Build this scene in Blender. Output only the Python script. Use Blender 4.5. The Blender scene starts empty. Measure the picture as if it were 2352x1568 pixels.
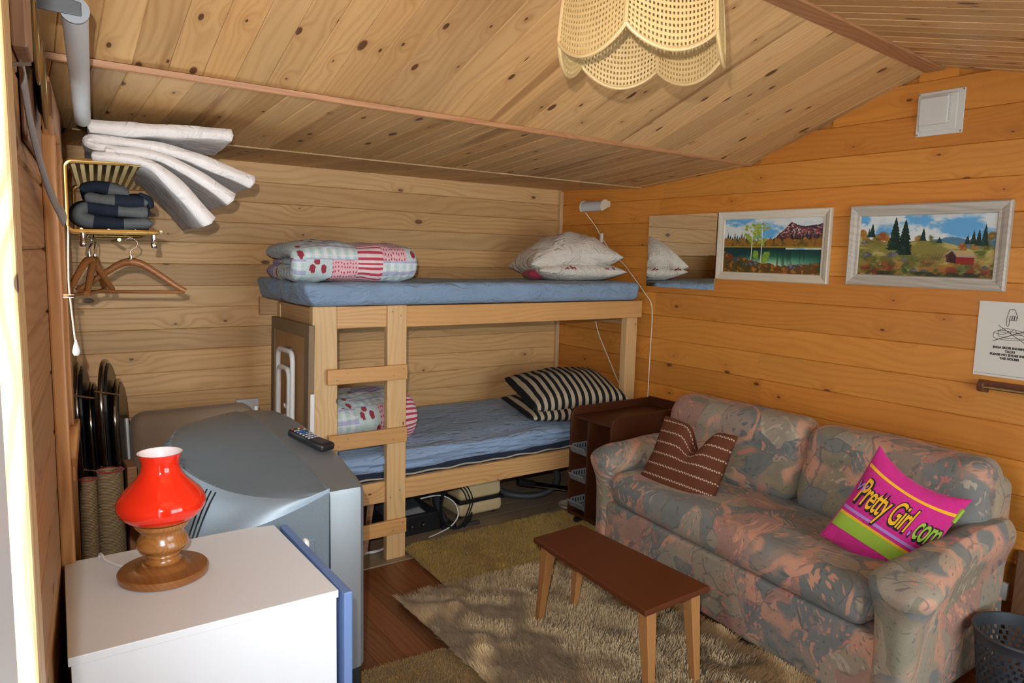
import bpy, bmesh, math, random
import numpy as np
from mathutils import Vector, Matrix

random.seed(7)
RNG = np.random.default_rng(11)
SC = bpy.context.scene
COL = SC.collection
PI = math.pi

# ------------------------------------------------------------------ camera, world, lights, exposure
def cam_basis(yaw, pitch, roll):
    y, p, r = (math.radians(a) for a in (yaw, pitch, roll))
    fwd = Vector((math.sin(y) * math.cos(p), math.cos(y) * math.cos(p), math.sin(p)))
    right = Vector((math.cos(y), -math.sin(y), 0))
    up = right.cross(fwd)
    return fwd, right * math.cos(r) + up * math.sin(r), -right * math.sin(r) + up * math.cos(r)

CAM = Vector((0.0, 0.0, 1.55))
FWD, RIGHT, UP = cam_basis(35.5, -6.75, 1.4)
cd = bpy.data.cameras.new('camera')
cd.sensor_width = 36.0
cd.lens = 1660.0 / 2352.0 * 36.0
cd.clip_start = 0.02
cam = bpy.data.objects.new('camera', cd)
COL.objects.link(cam)
cam.matrix_world = Matrix(((RIGHT.x, UP.x, -FWD.x, CAM.x), (RIGHT.y, UP.y, -FWD.y, CAM.y), (RIGHT.z, UP.z, -FWD.z, CAM.z), (0, 0, 0, 1)))
SC.camera = cam

world = bpy.data.worlds.new('daylight')
SC.world = world
world.use_nodes = True
wb = world.node_tree.nodes['Background']
wb.inputs[0].default_value = (0.86, 0.95, 1.06, 1)
wb.inputs[1].default_value = 8.4

def light(name, kind, energy, loc, color=(1, 1, 1), **kw):
    d = bpy.data.lights.new(name, kind)
    d.energy = energy
    d.color = color
    for k, v in kw.items():
        setattr(d, k, v)
    o = bpy.data.objects.new(name, d)
    o.location = loc
    COL.objects.link(o)
    return o

# the photographer's flash, just above and left of the lens
fl = light('camera_flash', 'SPOT', 385.0, CAM + UP * 0.10 - RIGHT * 0.05 - FWD * 0.02, (1.0, 0.985, 0.99),
           spot_size=math.radians(98), spot_blend=1.0, shadow_soft_size=0.012)
fl.rotation_mode = 'QUATERNION'
fl.rotation_quaternion = (FWD - RIGHT * 0.10 + UP * 0.15).to_track_quat('-Z', 'Y')

SC.view_settings.view_transform = 'Standard'
SC.view_settings.look = 'None'
SC.view_settings.exposure = 0.0
SC.view_settings.gamma = 1.0
SC.view_settings.use_curve_mapping = False
SC.cycles.use_denoising = True
SC.cycles.max_bounces = 6
SC.cycles.diffuse_bounces = 3
SC.cycles.glossy_bounces = 3
SC.cycles.transparent_max_bounces = 6
SC.cycles.caustics_reflective = False
SC.cycles.caustics_refractive = False
SC.cycles.use_adaptive_sampling = True
SC.cycles.adaptive_threshold = 0.09
SC.cycles.adaptive_min_samples = 12
SC.cycles.sample_clamp_indirect = 6.0

# portals: the openings the daylight comes in by
def portal(loc, normal, w, h):
    d = bpy.data.lights.new('daylight_portal', 'AREA')
    d.shape = 'RECTANGLE'
    d.size = w
    d.size_y = h
    d.cycles.is_portal = True
    o = bpy.data.objects.new('daylight_portal', d)
    o.location = loc
    o.rotation_mode = 'QUATERNION'
    o.rotation_quaternion = Vector(normal).to_track_quat('-Z', 'Y')
    COL.objects.link(o)

portal((1.85, -0.93, 1.10), (0, 1, 0), 1.9, 1.7)

# ------------------------------------------------------------------ mesh helpers
def rec_normals(me):
    bm = bmesh.new()
    bm.from_mesh(me)
    bmesh.ops.recalc_face_normals(bm, faces=bm.faces)
    bm.to_mesh(me)
    bm.free()

class MB:
    def __init__(s):
        s.v = []; s.f = []; s.uv = []; s.mi = []
    def add(s, vs, fs, uv=None, mi=0):
        o = len(s.v)
        s.v.extend([tuple(map(float, p)) for p in vs])
        s.f.extend([tuple(i + o for i in f) for f in fs])
        s.mi.extend([mi] * len(fs))
        if uv is None:
            uv = [(0, 0)] * len(vs)
        s.uv.extend([tuple(map(float, p)) for p in uv])
        return s
    def box(s, x0, x1, y0, y1, z0, z1, mi=0):
        vs = [(x, y, z) for z in (z0, z1) for y in (y0, y1) for x in (x0, x1)]
        return s.add(vs, [(0, 2, 3, 1), (4, 5, 7, 6), (0, 1, 5, 4), (2, 6, 7, 3), (0, 4, 6, 2), (1, 3, 7, 5)], mi=mi)
    def hexa(s, bot, top, mi=0):
        """eight corners: bot and top are four points each, same turning sense"""
        return s.add(list(bot) + list(top), [(3, 2, 1, 0), (4, 5, 6, 7)] + [(i, (i + 1) % 4, 4 + (i + 1) % 4, 4 + i) for i in range(4)], mi=mi)
    def tube(s, pts, r, n=8, closed=False, mi=0):
        pts = [Vector(p) for p in pts]
        m = len(pts)
        rs = r if isinstance(r, (list, tuple)) else [r] * m
        tang = []
        for i in range(m):
            a = pts[(i - 1) % m] if (closed or i > 0) else pts[i]
            b = pts[(i + 1) % m] if (closed or i < m - 1) else pts[i]
            t = (b - a)
            tang.append(t.normalized() if t.length > 1e-9 else Vector((0, 0, 1)))
        ref = Vector((0, 0, 1)) if abs(tang[0].z) < 0.9 else Vector((1, 0, 0))
        nrm = (ref - tang[0] * ref.dot(tang[0])).normalized()
        vs = []
        for i in range(m):
            nrm = (nrm - tang[i] * nrm.dot(tang[i])).normalized()
            bi = tang[i].cross(nrm)
            for k in range(n):
                a = 2 * PI * k / n
                vs.append(pts[i] + (nrm * math.cos(a) + bi * math.sin(a)) * rs[i])
        fs = []
        for i in range(m if closed else m - 1):
            j = (i + 1) % m
            for k in range(n):
                l = (k + 1) % n
                fs.append((i * n + k, i * n + l, j * n + l, j * n + k))
        if not closed:
            fs.append(tuple(range(n - 1, -1, -1)))
            fs.append(tuple((m - 1) * n + k for k in range(n)))
        return s.add(vs, fs, mi=mi)
    def lathe(s, prof, c=(0, 0, 0), n=32, mi=0, caps=True):
        vs = []; uv = []
        for (r, z) in prof:
            for k in range(n):
                a = 2 * PI * k / n
                vs.append((c[0] + r * math.cos(a), c[1] + r * math.sin(a), c[2] + z)); uv.append((k / n, z))
        m = len(prof)
        fs = [(i * n + k, i * n + (k + 1) % n, (i + 1) * n + (k + 1) % n, (i + 1) * n + k) for i in range(m - 1) for k in range(n)]
        if caps:
            fs.append(tuple(range(n - 1, -1, -1)))
            fs.append(tuple((m - 1) * n + k for k in range(n)))
        return s.add(vs, fs, uv, mi=mi)
    def grid(s, P, closeu=False, closev=False, uv=None, mi=0, flip=False):
        """P: array nu x nv x 3"""
        P = np.asarray(P, float)
        nu, nv = P.shape[:2]
        fs = []
        for i in range(nu if closeu else nu - 1):
            for j in range(nv if closev else nv - 1):
                a, b, c, d = i * nv + j, ((i + 1) % nu) * nv + j, ((i + 1) % nu) * nv + (j + 1) % nv, i * nv + (j + 1) % nv
                fs.append((a, d, c, b) if flip else (a, b, c, d))
        return s.add(P.reshape(-1, 3), fs, None if uv is None else np.asarray(uv).reshape(-1, 2), mi=mi)
    def build(s, name, mat, parent=None, smooth=False, bevel=0.0, seg=2, loc=None, weld=0.0, fix=True, sub=0, local=False, angle=40):
        me = bpy.data.meshes.new(name)
        me.from_pydata(s.v, [], s.f)
        if any(u != (0, 0) for u in s.uv):
            lay = me.uv_layers.new(name='UVMap')
            idx = np.empty(len(me.loops), int)
            me.loops.foreach_get('vertex_index', idx)
            lay.data.foreach_set('uv', np.asarray(s.uv, np.float32)[idx].reshape(-1))
        mats = mat if isinstance(mat, (list, tuple)) else [mat]
        for m in mats:
            me.materials.append(m)
        if len(mats) > 1:
            me.polygons.foreach_set('material_index', np.asarray(s.mi, np.int32))
        if weld or fix:
            bm = bmesh.new()
            bm.from_mesh(me)
            if weld:
                bmesh.ops.remove_doubles(bm, verts=bm.verts, dist=weld)
            bmesh.ops.recalc_face_normals(bm, faces=bm.faces)
            bm.to_mesh(me)
            bm.free()
        return link(name, me, parent, smooth, bevel, seg, loc, sub, local, angle)

def link(name, me, parent=None, smooth=False, bevel=0.0, seg=2, loc=None, sub=0, local=False, angle=40):
    o = bpy.data.objects.new(name, me)
    COL.objects.link(o)
    if loc is not None:
        o.location = loc
    if parent is not None:
        o.parent = parent
        if not local:
            o.location = Vector(o.location) - Vector(ORG.get(parent, (0, 0, 0)))
    ORG[o] = Vector(loc) if loc is not None else Vector((0, 0, 0))
    if bevel:
        m = o.modifiers.new('edge', 'BEVEL')
        m.width = bevel; m.segments = seg; m.limit_method = 'ANGLE'; m.angle_limit = math.radians(35)
    if sub:
        m = o.modifiers.new('smooth', 'SUBSURF'); m.levels = sub; m.render_levels = sub
    if smooth:
        me.polygons.foreach_set('use_smooth', np.ones(len(me.polygons), bool))
        if smooth != 'all':
            try:
                me.set_sharp_from_angle(angle=math.radians(angle))
            except Exception:
                pass
    return o

ORG = {}
def tag(o, label=None, cat=None, group=None, kind=None):
    if label: o['label'] = label
    if cat: o['category'] = cat
    if group: o['group'] = group
    if kind: o['kind'] = kind
    return o

def thing(name, label, cat, loc=(0, 0, 0), rot=None, group=None):
    o = bpy.data.objects.new(name, None)
    o.empty_display_size = 0.05
    COL.objects.link(o)
    o.location = loc
    if rot is not None:
        o.rotation_euler = rot
    ORG[o] = Vector(loc)
    return tag(o, label, cat, group)

def bx(name, mat, parent, x0, x1, y0, y1, z0, z1, bevel=0.003, local=False, seg=2):
    """one box part whose own origin is its centre"""
    c = Vector(((x0 + x1) / 2, (y0 + y1) / 2, (z0 + z1) / 2))
    hx, hy, hz = (x1 - x0) / 2, (y1 - y0) / 2, (z1 - z0) / 2
    o = MB().box(-hx, hx, -hy, hy, -hz, hz).build(name, mat, parent, bevel=bevel, loc=c, local=local, fix=False, seg=seg)
    return o

def wav(P, seed, amp, freq):
    """cheap smooth noise: sum of sines, P n x 3"""
    r = np.random.default_rng(seed)
    out = np.zeros(len(P))
    for k in range(7):
        d = r.normal(size=3); d /= np.linalg.norm(d)
        f = freq * (0.6 + 1.1 * r.random())
        out += np.sin(P @ d * f + r.random() * 6.28 + 1.3 * np.sin(P @ np.roll(d, 1) * f * 0.7)) / 7 * 1.6
    return out * amp

def rbox(x0, x1, y0, y1, z0, z1, r, n=(12, 12, 6), disp=None, uvs=None):
    """rounded box as MB (weld when building); disp(P)->P"""
    mb = MB()
    c = np.array([(x0 + x1) / 2, (y0 + y1) / 2, (z0 + z1) / 2]); h = np.array([x1 - x0, y1 - y0, z1 - z0]) / 2
    r3 = np.minimum(np.array([r, r, r] if np.isscalar(r) else r), h * 0.999)
    def axis(k, rr):
        inner = np.linspace(-h[k] + rr, h[k] - rr, max(n[k], 2))
        e = rr * (1 - np.cos(np.linspace(0, PI / 2, 5)[1:]))[::-1]
        q = np.tan(np.linspace(0, PI / 4, 5)[1:]) * rr
        return np.concatenate([-(h[k] - rr) - q[::-1], inner, (h[k] - rr) + q])
    ax = [axis(k, r3[k]) for k in range(3)]
    for k in range(3):
        a, b = [i for i in range(3) if i != k]
        A, B = np.meshgrid(ax[a], ax[b], indexing='ij')
        for sgn in (-1, 1):
            P = np.zeros(A.shape + (3,))
            P[..., a] = A; P[..., b] = B; P[..., k] = sgn * h[k]
            inn = np.clip(P, -(h - r3), h - r3)
            d = (P - inn) / r3
            L = np.linalg.norm(d, axis=-1, keepdims=True)
            Q = inn + d / np.maximum(L, 1e-9) * r3 + c
            if disp is not None:
                Q = disp(Q.reshape(-1, 3)).reshape(Q.shape)
            mb.grid(Q)
    return mb

def pillow_pts(w, h, t, n=26, seed=0, wr=0.004, pinch=0.05, sharp=0.42, dent=None):
    """returns top(u,v), bottom arrays in local XY with Z thickness"""
    u = np.sin(np.linspace(-1, 1, n) * PI / 2)
    U, V = np.meshgrid(u, u, indexing='ij')
    X = w / 2 * U * (1 - pinch * (1 - V ** 2)); Y = h / 2 * V * (1 - pinch * (1 - U ** 2))
    Z = t / 2 * (np.clip((1 - U ** 2) * (1 - V ** 2), 0, 1)) ** sharp
    Pt = np.stack([X, Y, Z], -1); Pb = np.stack([X, Y, -Z], -1)
    edge = np.clip((1 - U ** 2) * (1 - V ** 2), 0, 1) ** 0.3
    flat = Pt.reshape(-1, 3)
    k = (wav(flat, seed, wr, 22) + wav(flat, seed + 5, wr * 0.6, 45)).reshape(X.shape) * edge
    Pt[..., 2] += k
    Pb[..., 2] -= (wav(flat, seed + 9, wr, 25)).reshape(X.shape) * edge
    return Pt, Pb, U, V

def xf(P, M):
    P = np.asarray(P, float)
    A = np.array(M)
    return P @ A[:3, :3].T + A[:3, 3]

def catmull(pts, n=8, closed=False):
    P = np.asarray(pts, float); m = len(P); out = []
    rng = range(m if closed else m - 1)
    for i in rng:
        p0, p1, p2, p3 = (P[(i - 1) % m], P[i], P[(i + 1) % m], P[(i + 2) % m]) if closed else (P[max(i - 1, 0)], P[i], P[min(i + 1, m - 1)], P[min(i + 2, m - 1)])
        for t in np.linspace(0, 1, n, endpoint=False):
            out.append(0.5 * ((2 * p1) + (-p0 + p2) * t + (2 * p0 - 5 * p1 + 4 * p2 - p3) * t * t + (-p0 + 3 * p1 - 3 * p2 + p3) * t ** 3))
    if not closed:
        out.append(P[-1])
    return np.array(out)

def ribbon(path, th, frame, depth, nd=14, round_end=0.35, endp=4.0, seed=0, wr=0.0, drift=None):
    """thick band: 2-D path (n x 2) of thickness th, swept along a depth axis. frame(a, b, s)->(x,y,z). Returns MB"""
    path = np.asarray(path, float)
    n = len(path)
    thv = np.interp(np.linspace(0, 1, n), np.linspace(0, 1, len(th)), th) if hasattr(th, '__len__') else np.full(n, th)
    th = float(np.mean(thv))
    t = np.gradient(path, axis=0); t /= np.linalg.norm(t, axis=1, keepdims=True) + 1e-9
    nr = np.stack([-t[:, 1], t[:, 0]], 1)
    arc = np.concatenate([[0], np.cumsum(np.linalg.norm(np.diff(path, axis=0), axis=1))])
    L = arc[-1]
    e = np.minimum(arc, L - arc)
    re = max(th * round_end, 1e-4)
    prof = np.sqrt(np.clip(1 - np.clip(1 - e / re, 0, 1) ** 2, 0.0, 1)) * 0.97 + 0.03
    ss = np.sin(np.linspace(-1, 1, nd) * PI / 2)
    G = []; UV = []
    for s in ss:
        k = max(1 - abs(s) ** (endp * 4), 0) ** (1 / endp) * 0.97 + 0.03
        hw = thv / 2 * prof * k
        up = path + nr * hw[:, None]; dn = path - nr * hw[:, None]
        loop = np.concatenate([up, dn[::-1]])
        la = np.concatenate([arc, arc[::-1]])
        pts = np.array([frame(a, b, s * depth / 2) for a, b in loop])
        if wr:
            q = np.concatenate([up, dn[::-1]])
            off = np.concatenate([nr, -nr[::-1]])
            w1 = wav(pts, seed, wr, 30) * k
            pts = np.array([frame(a + o[0] * w, b + o[1] * w, s * depth / 2) for (a, b), o, w in zip(loop, off, w1)])
        G.append(pts); UV.append(np.stack([np.full(len(la), s * depth / 2 + depth), la], 1))
    G = np.array(G)
    mb = MB()
    mb.grid(G, closev=True, uv=np.array(UV))
    m = G.shape[1]
    h = n
    for row, fl_ in ((0, True), (nd - 1, False)):
        fs = []
        for i in range(n - 1):
            a, b, c, d = row * m + i, row * m + i + 1, row * m + (m - 2 - i), row * m + (m - 1 - i)
            fs.append((a, b, c, d))
        mb.f.extend(fs); mb.mi.extend([0] * len(fs))
    return mb

# ------------------------------------------------------------------ material helpers
class NT:
    def __init__(s, name):
        s.mat = bpy.data.materials.new(name)
        s.mat.use_nodes = True
        s.t = s.mat.node_tree
        s.b = s.t.nodes['Principled BSDF']
    def put(s, sock, val):
        if hasattr(val, 'is_output'):
            s.t.links.new(val, sock)
        elif isinstance(val, (tuple, list)) and len(val) == 3 and sock.type == 'RGBA':
            sock.default_value = (*val, 1)
        else:
            sock.default_value = val
    def n(s, kind, ins=None, **props):
        nd = s.t.nodes.new(kind)
        for k, v in props.items():
            setattr(nd, k, v)
        for k, v in (ins or {}).items():
            s.put(nd.inputs[k], v)
        return nd
    def m(s, op, a, b=0.0, c=0.0, clamp=False):
        nd = s.n('ShaderNodeMath', {0: a, 1: b, 2: c}, operation=op)
        nd.use_clamp = clamp
        return nd.outputs[0]
    def mix(s, f, a, b, blend='MIX'):
        nd = s.t.nodes.new('ShaderNodeMix')
        nd.data_type = 'RGBA'; nd.blend_type = blend; nd.clamp_factor = True
        s.put(nd.inputs[0], f); s.put(nd.inputs[6], a); s.put(nd.inputs[7], b)
        return nd.outputs[2]
    def ss(s, v, lo, hi, a=0.0, b=1.0):
        nd = s.n('ShaderNodeMapRange', {0: v, 1: lo, 2: hi, 3: a, 4: b}, interpolation_type='SMOOTHSTEP')
        return nd.outputs[0]
    def xyz(s, v):
        nd = s.n('ShaderNodeSeparateXYZ', {0: v})
        return nd.outputs[0], nd.outputs[1], nd.outputs[2]
    def vec(s, x=0.0, y=0.0, z=0.0):
        return s.n('ShaderNodeCombineXYZ', {0: x, 1: y, 2: z}).outputs[0]
    def obj(s):
        return s.n('ShaderNodeTexCoord').outputs['Object']
    def uv(s):
        return s.n('ShaderNodeTexCoord').outputs['UV']
    def rnd(s):
        return s.n('ShaderNodeObjectInfo').outputs['Random']
    def noise(s, v, scale=5.0, detail=2.0, rough=0.5, dist=0.0):
        return s.n('ShaderNodeTexNoise', {'Vector': v, 'Scale': scale, 'Detail': detail, 'Roughness': rough, 'Distortion': dist}).outputs
    def vor(s, v, scale=5.0, feature='F1', dim='3D', rand=1.0):
        return s.n('ShaderNodeTexVoronoi', {'Vector': v, 'Scale': scale, 'Randomness': rand}, feature=feature, voronoi_dimensions=dim).outputs
    def ramp(s, f, stops, interp='LINEAR'):
        nd = s.n('ShaderNodeValToRGB', {0: f})
        r = nd.color_ramp
        r.interpolation = interp
        while len(r.elements) < len(stops):
            r.elements.new(0.5)
        for e, (p, c) in zip(r.elements, stops):
            e.position = p; e.color = (*c, 1)
        return nd.outputs[0]
    def bump(s, h, strength=0.3, dist=0.005):
        nd = s.n('ShaderNodeBump', {'Height': h, 'Strength': strength, 'Distance': dist})
        s.t.links.new(nd.outputs[0], s.b.inputs['Normal'])
    def out(s, color=None, rough=None, metal=None, spec=None, **kw):
        if color is not None: s.put(s.b.inputs['Base Color'], color)
        if rough is not None: s.put(s.b.inputs['Roughness'], rough)
        if metal is not None: s.put(s.b.inputs['Metallic'], metal)
        if spec is not None: s.put(s.b.inputs['Specular IOR Level'], spec)
        for k, v in kw.items():
            s.put(s.b.inputs[k.replace('_', ' ')], v)
        return s.mat

def srgb(r, g, b):
    f = lambda c: (c / 255 / 12.92) if c / 255 <= 0.04045 else ((c / 255 + 0.055) / 1.055) ** 2.4
    return (f(r), f(g), f(b))

def plain(name, col, rough=0.5, metal=0.0, spec=0.5, grain=0.06, gs=40.0, bump=0.0, **kw):
    t = NT(name)
    v = t.obj()
    nz = t.noise(v, gs, 3)[0]
    f = t.m('MULTIPLY', t.m('SUBTRACT', nz, 0.5), grain * 2)
    c = t.mix(1.0, col, t.n('ShaderNodeCombineColor', {0: t.m('ADD', f, 1.0), 1: t.m('ADD', f, 1.0), 2: t.m('ADD', f, 1.0)}).outputs[0], 'MULTIPLY')
    if bump:
        t.bump(nz, bump, 0.003)
    return t.out(c, rough, metal, spec, **kw)

def wood(name, light_c, dark_c, ax='X', knots=0.55, rough=0.5, var=0.12, ring=42.0, ringamt=0.55, knotcol=(0.06, 0.02, 0.01), ks=1.0, halo=0.35, spec=0.4, bumpy=0.12, coat=0.0, kd=(2.6, 5.2), heart=0.0):
    t = NT(name)
    X, Y, Z = t.xyz(t.obj())
    L, A, B = {'X': (X, Y, Z), 'Y': (Y, X, Z), 'Z': (Z, X, Y)}[ax]
    r = t.rnd()
    al = t.m('ADD', L, t.m('MULTIPLY', r, 37.0))
    ac = t.m('ADD', t.m('ADD', A, t.m('MULTIPLY', B, 0.93)), t.m('MULTIPLY', r, 19.0))
    kv = t.vec(t.m('MULTIPLY', al, kd[0]), t.m('MULTIPLY', ac, kd[1]), 0)
    wob = t.noise(t.vec(t.m('MULTIPLY', al, 9.0), t.m('MULTIPLY', ac, 22.0), 0), 1.0, 1)[0]
    vo = t.vor(kv, 1.0, dim='2D')
    d = t.m('ADD', vo[0], t.m('MULTIPLY', t.m('SUBTRACT', wob, 0.5), 0.03))
    cr, cg, cb = t.xyz(vo[1])
    present = t.m('LESS_THAN', cr, knots)
    size = t.m('MULTIPLY', t.m('ADD', t.m('MULTIPLY', t.m('POWER', cg, 2.0), 0.065), 0.022), ks)
    knot = t.m('MULTIPLY', t.ss(t.m('DIVIDE', d, size), 0.75, 1.15, 1.0, 0.0), present)
    near = t.m('MULTIPLY', t.ss(d, 0.0, 0.32, 1.0, 0.0), present)
    n1 = t.noise(t.vec(t.m('MULTIPLY', al, 0.9), t.m('MULTIPLY', ac, 4.5), t.m('MULTIPLY', r, 9)), 1.0, 2)[0]
    w = t.m('ADD', t.m('MULTIPLY', ac, ring), t.m('ADD', t.m('MULTIPLY', n1, 9.0), t.m('MULTIPLY', near, 1.5)))
    s1 = t.m('SINE', t.m('MULTIPLY', w, 2 * PI))
    line = t.m('POWER', t.m('MULTIPLY_ADD', s1, 0.5, 0.5), 2.2)
    fib = t.noise(t.vec(t.m('MULTIPLY', al, 7.0), t.m('MULTIPLY', ac, 260.0), 0), 1.0, 2)[0]
    mott = t.noise(t.vec(t.m('MULTIPLY', al, 1.6), t.m('MULTIPLY', ac, 7.0), 3.0), 1.0, 2)[0]
    g = t.m('ADD', t.m('MULTIPLY', line, t.m('MULTIPLY', mott, ringamt * 2 * 0.8)), t.m('MULTIPLY', t.m('SUBTRACT', fib, 0.45), 0.35), clamp=True)
    c = t.mix(g, light_c, dark_c)
    r2 = t.m('FRACT', t.m('MULTIPLY', r, 13.7))
    k = t.m('ADD', t.m('MULTIPLY', t.m('SUBTRACT', r2, 0.5), 2 * var), t.m('ADD', 1.0, t.m('MULTIPLY', t.m('SUBTRACT', mott, 0.5), 0.28)))
    r3 = t.m('FRACT', t.m('MULTIPLY', r, 29.3))
    kg = t.m('MULTIPLY', k, t.m('SUBTRACT', 1.0, t.m('MULTIPLY', r3, var * 0.55)))
    kb = t.m('MULTIPLY', kg, t.m('SUBTRACT', 1.0, t.m('MULTIPLY', r3, var * 0.7)))
    c = t.mix(1.0, c, t.n('ShaderNodeCombineColor', {0: k, 1: kg, 2: kb}).outputs[0], 'MULTIPLY')
    if heart:
        hn = t.noise(t.vec(t.m('MULTIPLY', al, 0.55), t.m('MULTIPLY', ac, 9.0), 7.0), 1.0, 2)[0]
        c = t.mix(t.m('MULTIPLY', t.ss(hn, 0.60, 0.70), heart), c, tuple(x * 0.62 for x in dark_c[:1]) + tuple(x * 0.5 for x in dark_c[1:]))
    c = t.mix(t.m('MULTIPLY', t.m('MULTIPLY', near, near), halo), c, dark_c)
    c = t.mix(t.m('MULTIPLY', knot, 0.88), c, knotcol)
    if bumpy:
        t.bump(t.m('SUBTRACT', t.m('ADD', fib, t.m('MULTIPLY', line, 0.4)), knot), bumpy, 0.002)
    kw = {'Coat_Weight': coat, 'Coat_Roughness': 0.25} if coat else {}
    return t.out(c, rough, 0.0, spec, **kw)

def cloth(name, col, rough=0.9, weave=380.0, col2=None, sheen=0.15, bump=0.25, crumple=0.0, cs=(1.0, 1.0, 1.0)):
    t = NT(name)
    v = t.obj()
    X, Y, Z = t.xyz(v)
    n = t.noise(v, 9, 3)[0]
    c2 = col2 or tuple(x * 0.82 for x in col)
    c = t.mix(n, c2, col)
    w = t.noise(v, weave, 2)[0]
    if crumple:
        vs = t.n('ShaderNodeMapping', {'Vector': v, 'Scale': cs}).outputs[0]
        k = t.noise(vs, 13.0, 3, 0.55, 1.2)[0]
        ridge = t.m('ABSOLUTE', t.m('SUBTRACT', k, 0.5))
        b1 = t.n('ShaderNodeBump', {'Height': t.m('ADD', t.m('MULTIPLY', ridge, -2.0), k), 'Strength': crumple, 'Distance': 0.016})
        b2 = t.n('ShaderNodeBump', {'Height': w, 'Strength': bump, 'Distance': 0.0012, 'Normal': b1.outputs[0]})
        t.t.links.new(b2.outputs[0], t.b.inputs['Normal'])
    else:
        t.bump(w, bump, 0.0012)
    return t.out(c, rough, 0, 0.25, Sheen_Weight=sheen)

M = {}
# pine, seen raw on the back wall, varnished on the gable wall
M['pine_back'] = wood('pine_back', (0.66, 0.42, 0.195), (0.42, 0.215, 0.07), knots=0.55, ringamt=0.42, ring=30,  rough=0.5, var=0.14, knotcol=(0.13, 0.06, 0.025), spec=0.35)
M['pine_gable'] = wood('pine_gable', (0.60, 0.245, 0.042), (0.38, 0.115, 0.013), knots=0.55, ringamt=0.3, ring=30,  rough=0.42, var=0.19, knotcol=(0.10, 0.032, 0.012), ks=0.75, spec=0.45, kd=(3.0, 6.0))
M['pine_ceiling'] = wood('pine_ceiling', (0.60, 0.375, 0.165), (0.34, 0.15, 0.04), knots=0.70, heart=0.55, ringamt=0.3, ring=34,  rough=0.45, var=0.17, knotcol=(0.07, 0.022, 0.012), ks=1.30, kd=(3.6, 8.0), spec=0.4)
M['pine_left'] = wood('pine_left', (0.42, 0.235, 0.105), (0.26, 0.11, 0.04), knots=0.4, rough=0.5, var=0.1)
M['trim_red'] = wood('trim_red', (0.44, 0.22, 0.10), (0.28, 0.11, 0.04), knots=0.3, rough=0.45, var=0.08)
M['trim_light'] = wood('trim_light', (0.62, 0.42, 0.22), (0.45, 0.27, 0.12), ax='Z', knots=0.15, rough=0.45)
M['trim_light_x'] = wood('trim_light_x', (0.58, 0.40, 0.22), (0.42, 0.25, 0.11), ax='X', knots=0.15, rough=0.45)
M['jamb_wood'] = wood('jamb_wood', (0.68, 0.50, 0.28), (0.48, 0.28, 0.11), ax='Z', knots=0.1, rough=0.45, ring=60, ringamt=0.8)
M['window_wood'] = wood('window_wood', (0.50, 0.25, 0.095), (0.33, 0.135, 0.04), ax='Z', knots=0.1, rough=0.4)
M['floor_red'] = wood('floor_red', (0.21, 0.082, 0.032), (0.12, 0.04, 0.014), knots=0.3, rough=0.38, var=0.14, knotcol=(0.03, 0.012, 0.008), spec=0.4)
M['floor_grey'] = wood('floor_grey', (0.30, 0.225, 0.15), (0.20, 0.14, 0.09), knots=0.1, rough=0.45, var=0.10, knotcol=(0.08, 0.05, 0.03))
M['bed_pine_x'] = wood('bed_pine_x', (0.60, 0.36, 0.155), (0.42, 0.205, 0.07), ax='X', knots=0.4, rough=0.42, var=0.10, knotcol=(0.11, 0.045, 0.02), ks=0.9)
M['bed_pine_z'] = wood('bed_pine_z', (0.66, 0.44, 0.215), (0.50, 0.29, 0.11), ax='Z', knots=0.5, rough=0.42, var=0.06, knotcol=(0.13, 0.055, 0.022), ks=0.9)
M['bed_pine_y'] = wood('bed_pine_y', (0.52, 0.31, 0.14), (0.36, 0.18, 0.065), ax='Y', knots=0.3, rough=0.42, var=0.06)
M['rung_wood'] = wood('rung_wood', (0.60, 0.33, 0.125), (0.46, 0.21, 0.06), ax='X', knots=0.1, rough=0.38, var=0.05, ringamt=0.35)
M['teak'] = wood('teak', (0.115, 0.031, 0.010), (0.06, 0.015, 0.005), ax='Y', knots=0.0, rough=0.42, ring=90, ringamt=0.5, spec=0.3, bumpy=0.05)
M['teak_z'] = wood('teak_z', (0.40, 0.185, 0.062), (0.28, 0.11, 0.03), ax='Z', knots=0.0, rough=0.35, ring=90, ringamt=0.4, bumpy=0.05)
M['mahogany'] = wood('mahogany', (0.068, 0.021, 0.008), (0.036, 0.010, 0.004), ax='X', knots=0.0, rough=0.4, spec=0.3, ring=80, ringamt=0.5, bumpy=0.05)
M['turned_pine'] = wood('turned_pine', (0.36, 0.155, 0.04), (0.19, 0.06, 0.012), ax='Z', knots=0.0, rough=0.25, ring=95, ringamt=0.45, spec=0.5, bumpy=0.04, coat=0.5)
M['turned_base'] = wood('turned_base', (0.26, 0.10, 0.026), (0.13, 0.038, 0.009), ax='Y', knots=0.0, rough=0.28, ring=60, ringamt=0.3, spec=0.5, bumpy=0.04, coat=0.5)
M['hanger_wood'] = wood('hanger_wood', (0.30, 0.125, 0.04), (0.18, 0.06, 0.018), ax='X', knots=0.0, rough=0.35, ring=80)
M['plaque_wood'] = wood('plaque_wood', (0.36, 0.21, 0.13), (0.25, 0.13, 0.07), ax='Z', knots=0.0, rough=0.45)
M['dark_wood'] = wood('dark_wood', (0.16, 0.075, 0.035), (0.09, 0.035, 0.015), ax='Z', knots=0.0, rough=0.4)
M['bracket_wood'] = wood('bracket_wood', (0.16, 0.05, 0.02), (0.09, 0.025, 0.01), ax='Y', knots=0.0, rough=0.35)
M['board_brown'] = wood('board_brown', (0.42, 0.245, 0.10), (0.32, 0.165, 0.06), ax='Z', knots=0.0, rough=0.5)
M['board_rim'] = plain('board_rim', (0.21, 0.135, 0.068), 0.55)
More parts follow.
